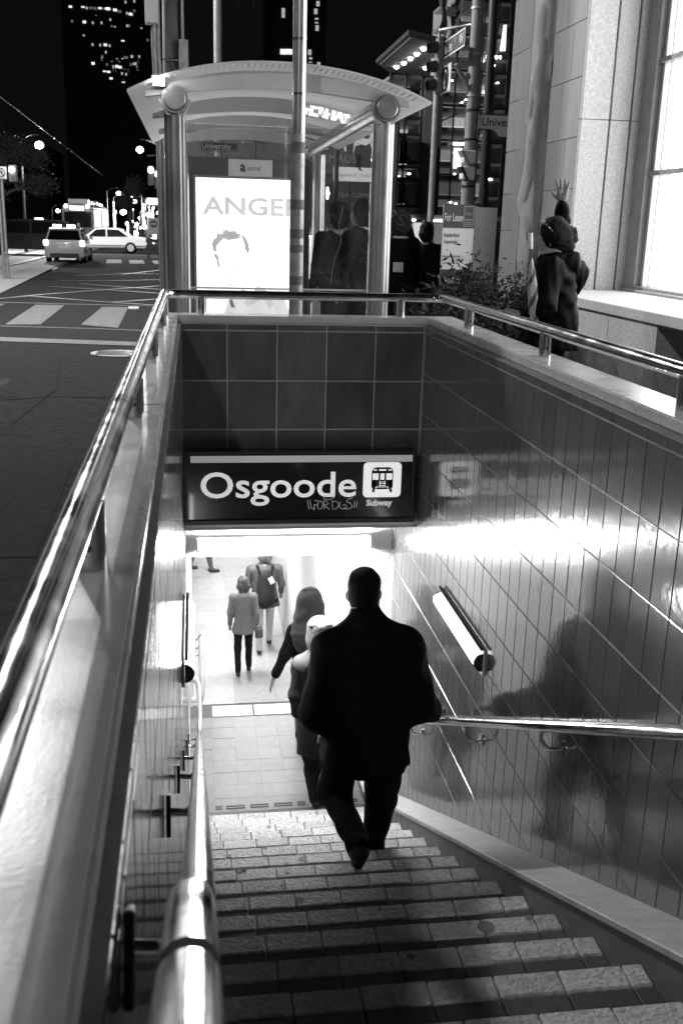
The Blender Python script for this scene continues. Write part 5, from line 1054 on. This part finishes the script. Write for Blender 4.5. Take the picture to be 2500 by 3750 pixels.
girl = body('person', [f.mesh(.012, seed=9), hand((x-.285, y+.03, -2.165), (-.25, .2, -1), (-1, .1, .2), .85, 0, .3, .4, 1)], [skin, c_black, c_dark, leather], loc=(x, y, -2.74))
pset(girl, 'girl with long straight dark hair and black top crossing the landing')
h = Fig(); h.c((x, y-.005, -1.45), (x, y-.01, -1.53), .098, .1, 0, None, .03); h.c((x, y-.03, -1.52), (x-.01, y-.085, -1.72), .115, .15, 0, ((0, 1, 0), 1.35), .05, .006); h.c((x-.05, y-.08, -1.7), (x-.07, y-.09, -1.83), .09, .06, 0, ((0, 1, 0), 1.6), .04, .006); h.c((x+.05, y-.08, -1.7), (x+.06, y-.09, -1.84), .09, .06, 0, ((0, 1, 0), 1.6), .04, .006)
hairo = body('hair', [h.mesh(.009, seed=2, fold_f=38)], [hair_b], girl, (x, y, -1.5))
b = MB()
for k in range(70):
    a = rnd.uniform(-1.5, 1.5); xx = x+.10*math.sin(a); yy = y-.02-.095*math.cos(a); e = rnd.uniform(.7, 1.25)
    b.tube([(x+.05*math.sin(a), y-.03-.02*math.cos(a), -1.365+.01*rnd.random()), (xx, yy, -1.47), (xx*1.0+.03*math.sin(a), yy-.015, -1.62), (xx+.045*math.sin(a)*e, yy-.015+rnd.uniform(-.01, .01), -1.72-.1*e)], .0035, 4, rs=[.003, .004, .004, .0015])
tag(b.build('hair_strand', hair_b, girl, angle=60), kind='stuff')
# -- generic standing / walking figure used for the distant people
def walker(label, loc, Hgt, cloth, legs, headm, rot=0., stride=.0, wide=1., hairm=None, long_coat=False, group=None, hat=None, arms=(.0, .0), shoes=None, hands=True, h=.016, lean=0.):
    s_ = Hgt/1.75; f = Fig(); c_, sn = math.cos(rot), math.sin(rot)
    def T(px, py, pz): return (loc[0]+s_*(px*c_-py*sn), loc[1]+s_*(px*sn+py*c_), loc[2]+s_*pz)
    def C(a, b_, ra, rb, m, fl=None, k=.03, fo=0.): f.c(T(*a), T(*b_), ra*s_, rb*s_, m, ((-sn, c_, 0), fl) if fl else None, k*s_, fo)
    w = wide
    C((0, .0, 1.66), (0, .0, 1.60), .088, .084, 0, None, .02); C((0, .05, 1.60), (0, .05, 1.565), .06, .05, 0, None, .02); C((0, .105, 1.60), (0, .10, 1.585), .014, .018, 0, None, .01)
    for sx in (-1, 1): C((sx*.085, 0, 1.62), (sx*.083, 0, 1.59), .016, .012, 0, None, .01)
    C((0, -.01, 1.55), (0, -.015, 1.45), .055, .065, 0, None, .02)
    C((-.17*w, 0, 1.40), (.17*w, 0, 1.40), .072, .072, 1, None, .06, .004); C((0, 0, 1.32), (0, 0, 1.05), .165*w, .155*w, 1, 1.4, .06, .005); f.c(T(0, 0, 1.05), T(0, 0, .77 if not long_coat else .5), .162*w*s_, .212*w*s_, 1, ((-sn, c_, 0), 1.35), .03*s_, .006, loc[2]+s_*(.77 if not long_coat else .5))
    for sx, ay in ((-1, arms[0]), (1, arms[1])):
        C((sx*.19*w, 0, 1.40), (sx*.235*w, -.02+ay*.3, 1.13), .066, .056, 1, None, .04, .005); C((sx*.235*w, -.02+ay*.3, 1.13), (sx*.24*w, .06+ay, .89+abs(ay)*.4), .055, .043, 1, None, .03, .005)
        C((sx*.24*w, .07+ay, .87+abs(ay)*.4), (sx*.24*w, .09+ay, .80+abs(ay)*.5), .036, .026, 0, None, .015)
        for q in range(4): C((sx*(.24*w)+.016*(q-1.5), .09+ay, .80+abs(ay)*.5), (sx*(.24*w)+.018*(q-1.5), .10+ay, .735+.01*abs(q-1.5)+abs(ay)*.5), .0105, .0085, 0, None, .004)
    for sx in (-1, 1):
        st_ = sx*stride
        C((sx*.09, 0, .88), (sx*.095, st_*.5+.02, .49), .082, .064, 2, None, .03, .004); C((sx*.095, st_*.5+.02, .49), (sx*.095, st_-.02*abs(stride), .10), .064, .05, 2, None, .03, .005)
        C((sx*.095, st_-.03, .045), (sx*.105, st_+.14, .036), .042, .034, 3, None, .02)
    parts = [f.mesh(h*s_/1.0, seed=int(abs(loc[0]*100)) % 50)]
    o = body('person', parts, [skin, cloth, legs, shoes or leather], loc=loc); pset(o, label, group)
    if hairm:
        g = Fig(); g.c(T(0, -.012, 1.68), T(0, -.03, 1.61), .10*s_, .098*s_, 0, None, .03, .006); g.c(T(-.04, -.05, 1.6), T(-.03, -.05, 1.54), .07*s_, .05*s_, 0, None, .03, .006); g.c(T(.04, -.05, 1.6), T(.035, -.05, 1.535), .07*s_, .05*s_, 0, None, .03, .006)
        body('hair', [g.mesh(.011, seed=3, fold_f=50)], [hairm], o, T(0, 0, 1.6))
    return o, T
o, T = walker('woman in a pale grey jacket and black trousers walking away below the sign', (.79, 14.2, -5.14), 1.56, mat('pale_quilted_jacket', .13, .65, var=.2, vs=14, bump=.3, bs=40), c_black, skin, hairm=hair_p, stride=.1, wide=.92, arms=(.02, -.05))
b = MB(); hb = thing('handbag', 'small grey handbag carried in the right hand of the woman in the pale jacket', 'bag', (1.04, 14.25, -4.52)); b.box(.97, 1.09, 14.2, 14.32, -4.58, -4.42); b.build('bag_body', c_grey, hb, bevel=.02); b = MB(); b.tube([(1.0, 14.26, -4.42), (1.01, 14.26, -4.36), (1.05, 14.26, -4.36), (1.06, 14.26, -4.42)], .008, 6); b.build('bag_strap', leather, hb)
o, T = walker('backpacker in a grey jacket and pale trousers walking beneath the bulkhead', (1.17, 15.1, -5.14), 1.72, c_grey, mat('pale_trousers', .6, .8, var=.1, vs=14), skin, hairm=mat('grey_hair', .06, .6, var=.3, vs=50), stride=.2, wide=1.18, arms=(.12, .12))
bk = thing('backpack', 'dark grey backpack with a white tag on the back of the man in pale trousers', 'backpack', (1.17, 14.92, -4.1))
g = Fig(); g.c((1.17, 14.86, -3.83), (1.17, 14.84, -4.18), .12, .15, 0, ((0, 1, 0), 1.25), .05, .006); g.c((1.17, 14.78, -4.05), (1.17, 14.77, -4.17), .09, .1, 0, ((0, 1, 0), 1.5), .04, .004); body('pack_body', [g.mesh(.013)], [c_char], bk, (1.17, 14.85, -4.1))
b = MB(); b.obox((1.25, 14.70, -3.82), (.035, 0, .02), (0, .004, 0), (-.025, 0, .05)); b.build('white_tag', c_white, bk)
for sx in (-1, 1):
    b = MB(); b.tube([(1.17+sx*.09, 14.84, -3.76), (1.17+sx*.12, 14.98, -3.68), (1.17+sx*.12, 15.1, -3.72), (1.17+sx*.13, 15.22, -3.9), (1.17+sx*.13, 15.12, -4.2)], .022, 6); b.build('shoulder_strap', c_black, bk)
b = MB(); b.tube([(1.17+.19*math.cos(R(a)), 15.05+.13*math.sin(R(a)), -4.27) for a in range(170, 371, 15)], .03, 6); b.build('waist_belt', c_black, bk)
walker('walker whose legs alone show under the bulkhead at the far end of the concourse', (.18, 19, -5.14), 1.7, c_dark, c_grey, skin, rot=R(-90), hairm=hair_d, stride=.22)
# -- woman waving on the pavement
f = Fig(); X, Y = 2.63, 7.0
f.c((2.585, 6.99, 1.515), (2.59, 6.99, 1.46), .086, .08, 0, None, .02); f.c((2.545, 7.035, 1.445), (2.552, 7.03, 1.405), .05, .04, 0, None, .02); f.c((2.502, 7.05, 1.465), (2.497, 7.055, 1.445), .011, .014, 0, None, .012); f.c((2.510, 7.05, 1.415), (2.510, 7.05, 1.41), .014, .012, 0, None, .01)
f.c((2.555, 6.91, 1.45), (2.555, 6.912, 1.42), .016, .011, 0, None, .008); f.c((2.60, 6.99, 1.42), (2.61, 6.99, 1.33), .052, .06, 0, None, .02)
f.c((2.55, 6.84, 1.25), (2.70, 7.16, 1.26), .095, .095, 1, None, .07, .01); f.c((2.62, 7, 1.18), (2.635, 7, .92), .185, .195, 1, ((.9, .3, 0), 1.15), .06, .012); f.c((2.635, 7, .92), (2.65, 7, .68), .195, .205, 1, ((.9, .3, 0), 1.15), .03, .008, .70)
f.c((2.70, 7.15, 1.29), (2.735, 7.19, 1.47), .07, .06, 1, None, .05, .006); f.c((2.735, 7.19, 1.47), (2.69, 7.13, 1.675), .058, .05, 1, None, .04, .008)
f.c((2.52, 6.83, 1.24), (2.49, 6.74, 1.0), .088, .076, 1, None, .05, .008); f.c((2.49, 6.74, 1.0), (2.37, 6.80, .92), .072, .055, 1, None, .04, .008)
f.c((2.60, 6.93, .72), (2.60, 6.92, .40), .1, .075, 2, None, .03, .008); f.c((2.60, 6.92, .40), (2.62, 6.9, .08), .072, .06, 2, None, .03, .008); f.c((2.69, 7.08, .72), (2.70, 7.1, .40), .1, .075, 2, None, .03, .008); f.c((2.70, 7.1, .40), (2.72, 7.1, .08), .072, .06, 2, None, .03, .008)
f.c((2.63, 6.9, .045), (2.48, 6.9, .035), .042, .034, 3, None, .02); f.c((2.73, 7.1, .045), (2.58, 7.1, .035), .042, .034, 3, None, .02)
wv = body('person', [f.mesh(.009, seed=21, fold_f=26), hand((2.685, 7.125, 1.705), (-.05, -.1, 1), (.5, .8, .1), 1.0, 0, .12, 1.1, 1), hand((2.35, 6.80, .935), (-1, .1, .15), (.1, -1, .3), .95, 0, 1.0, .2, -1)], [skin, c_shine, c_dark, leather], loc=(X, Y, 0))
pset(wv, 'woman in a shiny black rain jacket waving one raised hand beside the railing')
h = Fig(); h.c((2.595, 6.97, 1.515), (2.605, 6.965, 1.485), .098, .1, 0, None, .03, .004); h.c((2.57, 6.93, 1.50), (2.59, 6.925, 1.46), .055, .05, 0, None, .03, .004); h.c((2.65, 6.97, 1.48), (2.67, 6.98, 1.40), .078, .07, 0, None, .03, .007); h.c((2.715, 6.98, 1.50), (2.73, 6.98, 1.47), .045, .045, 0, None, .02, .01); h.c((2.70, 6.98, 1.42), (2.71, 6.98, 1.36), .05, .035, 0, None, .03, .006)
body('hair', [h.mesh(.008, seed=6, fold_f=75)], [hair_d], wv, (2.62, 6.98, 1.5))
h = Fig(); h.c((2.70, 6.92, 1.30), (2.77, 7.07, 1.26), .085, .085, 0, None, .04, .007); h.c((2.785, 6.98, 1.22), (2.775, 7.03, 1.09), .085, .055, 0, None, .05, .008); h.c((2.60, 6.89, 1.32), (2.70, 6.9, 1.30), .05, .06, 0, None, .03, .006)
body('hood', [h.mesh(.008, seed=7, fold_f=48)], [c_shine], wv, (2.73, 7, 1.27))
b = MB(); b.quad((2.53, 6.87, 1.335), (2.56, 6.84, 1.30), (2.66, 6.85, 1.305), (2.60, 6.89, 1.33)); b.quad((2.53, 6.874, 1.33), (2.56, 6.844, 1.295), (2.66, 6.854, 1.30), (2.60, 6.894, 1.325)); b.build('pale_collar', c_pale, wv)
b = MB(); b.tube([(2.51, 6.92, 1.555), (2.525, 6.88, 1.53), (2.58, 6.868, 1.48)], .004, 6)
for q in ((2.508, 6.945, 1.568), (2.515, 7.01, 1.575)): b.ball(q, .024, 10, (.45, 1, .7))
gls = b.build('sunglasses', steel_pol); tag(gls, 'sunglasses pushed up on the hair of the waving woman', 'sunglasses')
um = thing('umbrella', 'folded pale striped umbrella with white handle held upright by the waving woman', 'umbrella', (2.38, 6.74, .8))
ax = Vector((-.055, 0, .43)); p0 = Vector((2.40, 6.73, 1.02))
b = MB(); b.tube([p0+ax*.86, p0+ax*1.10], .014, 12, rs=[.015, .019]); b.build('handle', c_white, um, angle=60)
b = MB(); b.tube([p0+ax*.62, p0+ax*.86], .006, 8); b.build('shaft', darkmetal, um)
n = 28; b = MB(); rings = []
for i in range(n+1):
    q = i/n; rr = .011+.026*math.sin(min(1, q*1.25)*math.pi*.62)*(1-.25*q); c = p0+ax*(.72-1.05*q)
    rings.append([c+Vector((rr*math.cos(2*math.pi*k/20)*(1+.12*math.sin(k*2.2+q*9)), rr*math.sin(2*math.pi*k/20)*(1+.12*math.sin(k*2.2+q*9)), 0)) for k in range(20)])
for i in range(n):
    for k in range(20):
        b.m = 1 if ((k+i*1.1) % 10) < 3 else 0; b.quad(rings[i][k], rings[i][(k+1) % 20], rings[i+1][(k+1) % 20], rings[i+1][k])
b.build('canopy', [mat('umbrella_pale', .4, .6), mat('umbrella_dark_stripe', .05, .6)], um, angle=60)
np_ = thing('newspaper', 'folded white paper held low beside the hip of the waving woman', 'paper', (2.5, 6.72, .72))
b = MB(); b.obox((2.505, 6.70, .71), (.035, 0, -.008), (0, .006, 0), (-.02, 0, .15)); b.obox((2.52, 6.715, .70), (.03, .01, -.006), (0, .005, 0), (-.01, 0, .13)); b.build('folded_sheet', c_white, np_)
# -- people waiting beyond the shelter
walker('figure in a dark hat standing behind the shelter glass', (1.56, 10.5, 0), 1.72, c_dark, c_dark, skin, rot=R(20), hairm=hair_d, wide=1.0)
g = MB(); g.tube([(1.56, 10.5, 1.635), (1.56, 10.5, 1.645), (1.56, 10.5, 1.72), (1.56, 10.5, 1.735)], .1, 18, rs=[.135, .105, .1, .085]); hto = g.build('hat', c_black); tag(hto, 'dark brimmed hat on the figure behind the shelter glass', 'hat')
walker('tall figure in a dark coat beside the hatted one behind the shelter glass', (1.80, 10.5, 0), 1.75, c_black, c_dark, skin, rot=R(50), hairm=hair_d, wide=1.12, long_coat=True)
o, T = walker('person with curly hair and pale headphones right of the shelter column', (2.50, 12, 0), 1.66, c_black, c_dark, skin, rot=0, wide=1.1)
h = Fig(); h.c((2.50, 11.98, 1.575), (2.50, 11.97, 1.53), .135, .13, 0, None, .03, .012); body('hair', [h.mesh(.011, seed=12, fold_f=70)], [hair_b], o, (2.5, 12, 1.55))
b = MB(); b.tube([(2.50+.085*math.cos(R(a)), 11.93+.05*math.sin(R(a)), 1.395) for a in range(180, 361, 15)], .013, 8); hp2 = b.build('headphones', c_pale); tag(hp2, 'pale headphones round the neck of the curly haired person', 'headphones')
b = MB(); b.obox((2.47, 11.82, 1.06), (.06, 0, 0), (0, .005, 0), (0, 0, .055)); pp = b.build('paper_sheet', c_pale); tag(pp, 'square of pale paper at the back of the curly haired person', 'paper')
walker('dark coated pedestrian left of the lease board', (3.06, 13, 0), 1.56, c_black, c_dark, skin, rot=R(-20), hairm=hair_d, wide=1.1)
walker('dark pedestrian farther off right of the curly haired person', (2.93, 13.6, 0), 1.5, c_black, c_dark, skin, rot=R(10), hairm=hair_d, wide=1.05)
walker('dark pedestrian directly behind the curly haired person', (2.36, 13.2, 0), 1.6, c_dark, c_dark, skin, rot=R(15), hairm=hair_d, wide=1.1)
# -- traffic officer beside the taxi and a few people along the far pavement
o, T = walker('traffic officer in dark uniform and pale vest standing beside the taxi', (-5.02, 49, zr(49)), 1.82, c_black, c_black, skin, rot=R(200), hairm=hair_d, wide=1.05, h=.025)
for sx in (-1, 1): b = MB(); b.obox(T(sx*.1, .155, 1.2), (.055, 0, 0), (0, .012, 0), (0, 0, .2)); b.build('vest_panel', c_white, o); b = MB(); b.obox(T(sx*.1, -.155, 1.2), (.055, 0, 0), (0, .012, 0), (0, 0, .2)); b.build('vest_panel', c_white, o)
for i, (x, lab) in enumerate(((-13.2, 'leftmost of the dark pedestrians on the far kerb'), (-12.4, 'second dark pedestrian from the left on the far kerb'), (-11.7, 'third dark pedestrian from the left on the far kerb'))):
    walker(lab, (x, 66, zr(66)), 1.65, c_dark, c_dark, skin, hairm=None, h=.03)
for i, (x, lab) in enumerate(((-2.6, 'pale figure in the crowd left of the no entry board'), (-2.95, 'dark figure in the crowd beyond the white sedan'))):
    walker(lab, (x, 66, zr(66)), 1.65, c_grey if i == 0 else c_dark, c_dark, skin, hairm=None, h=.03)
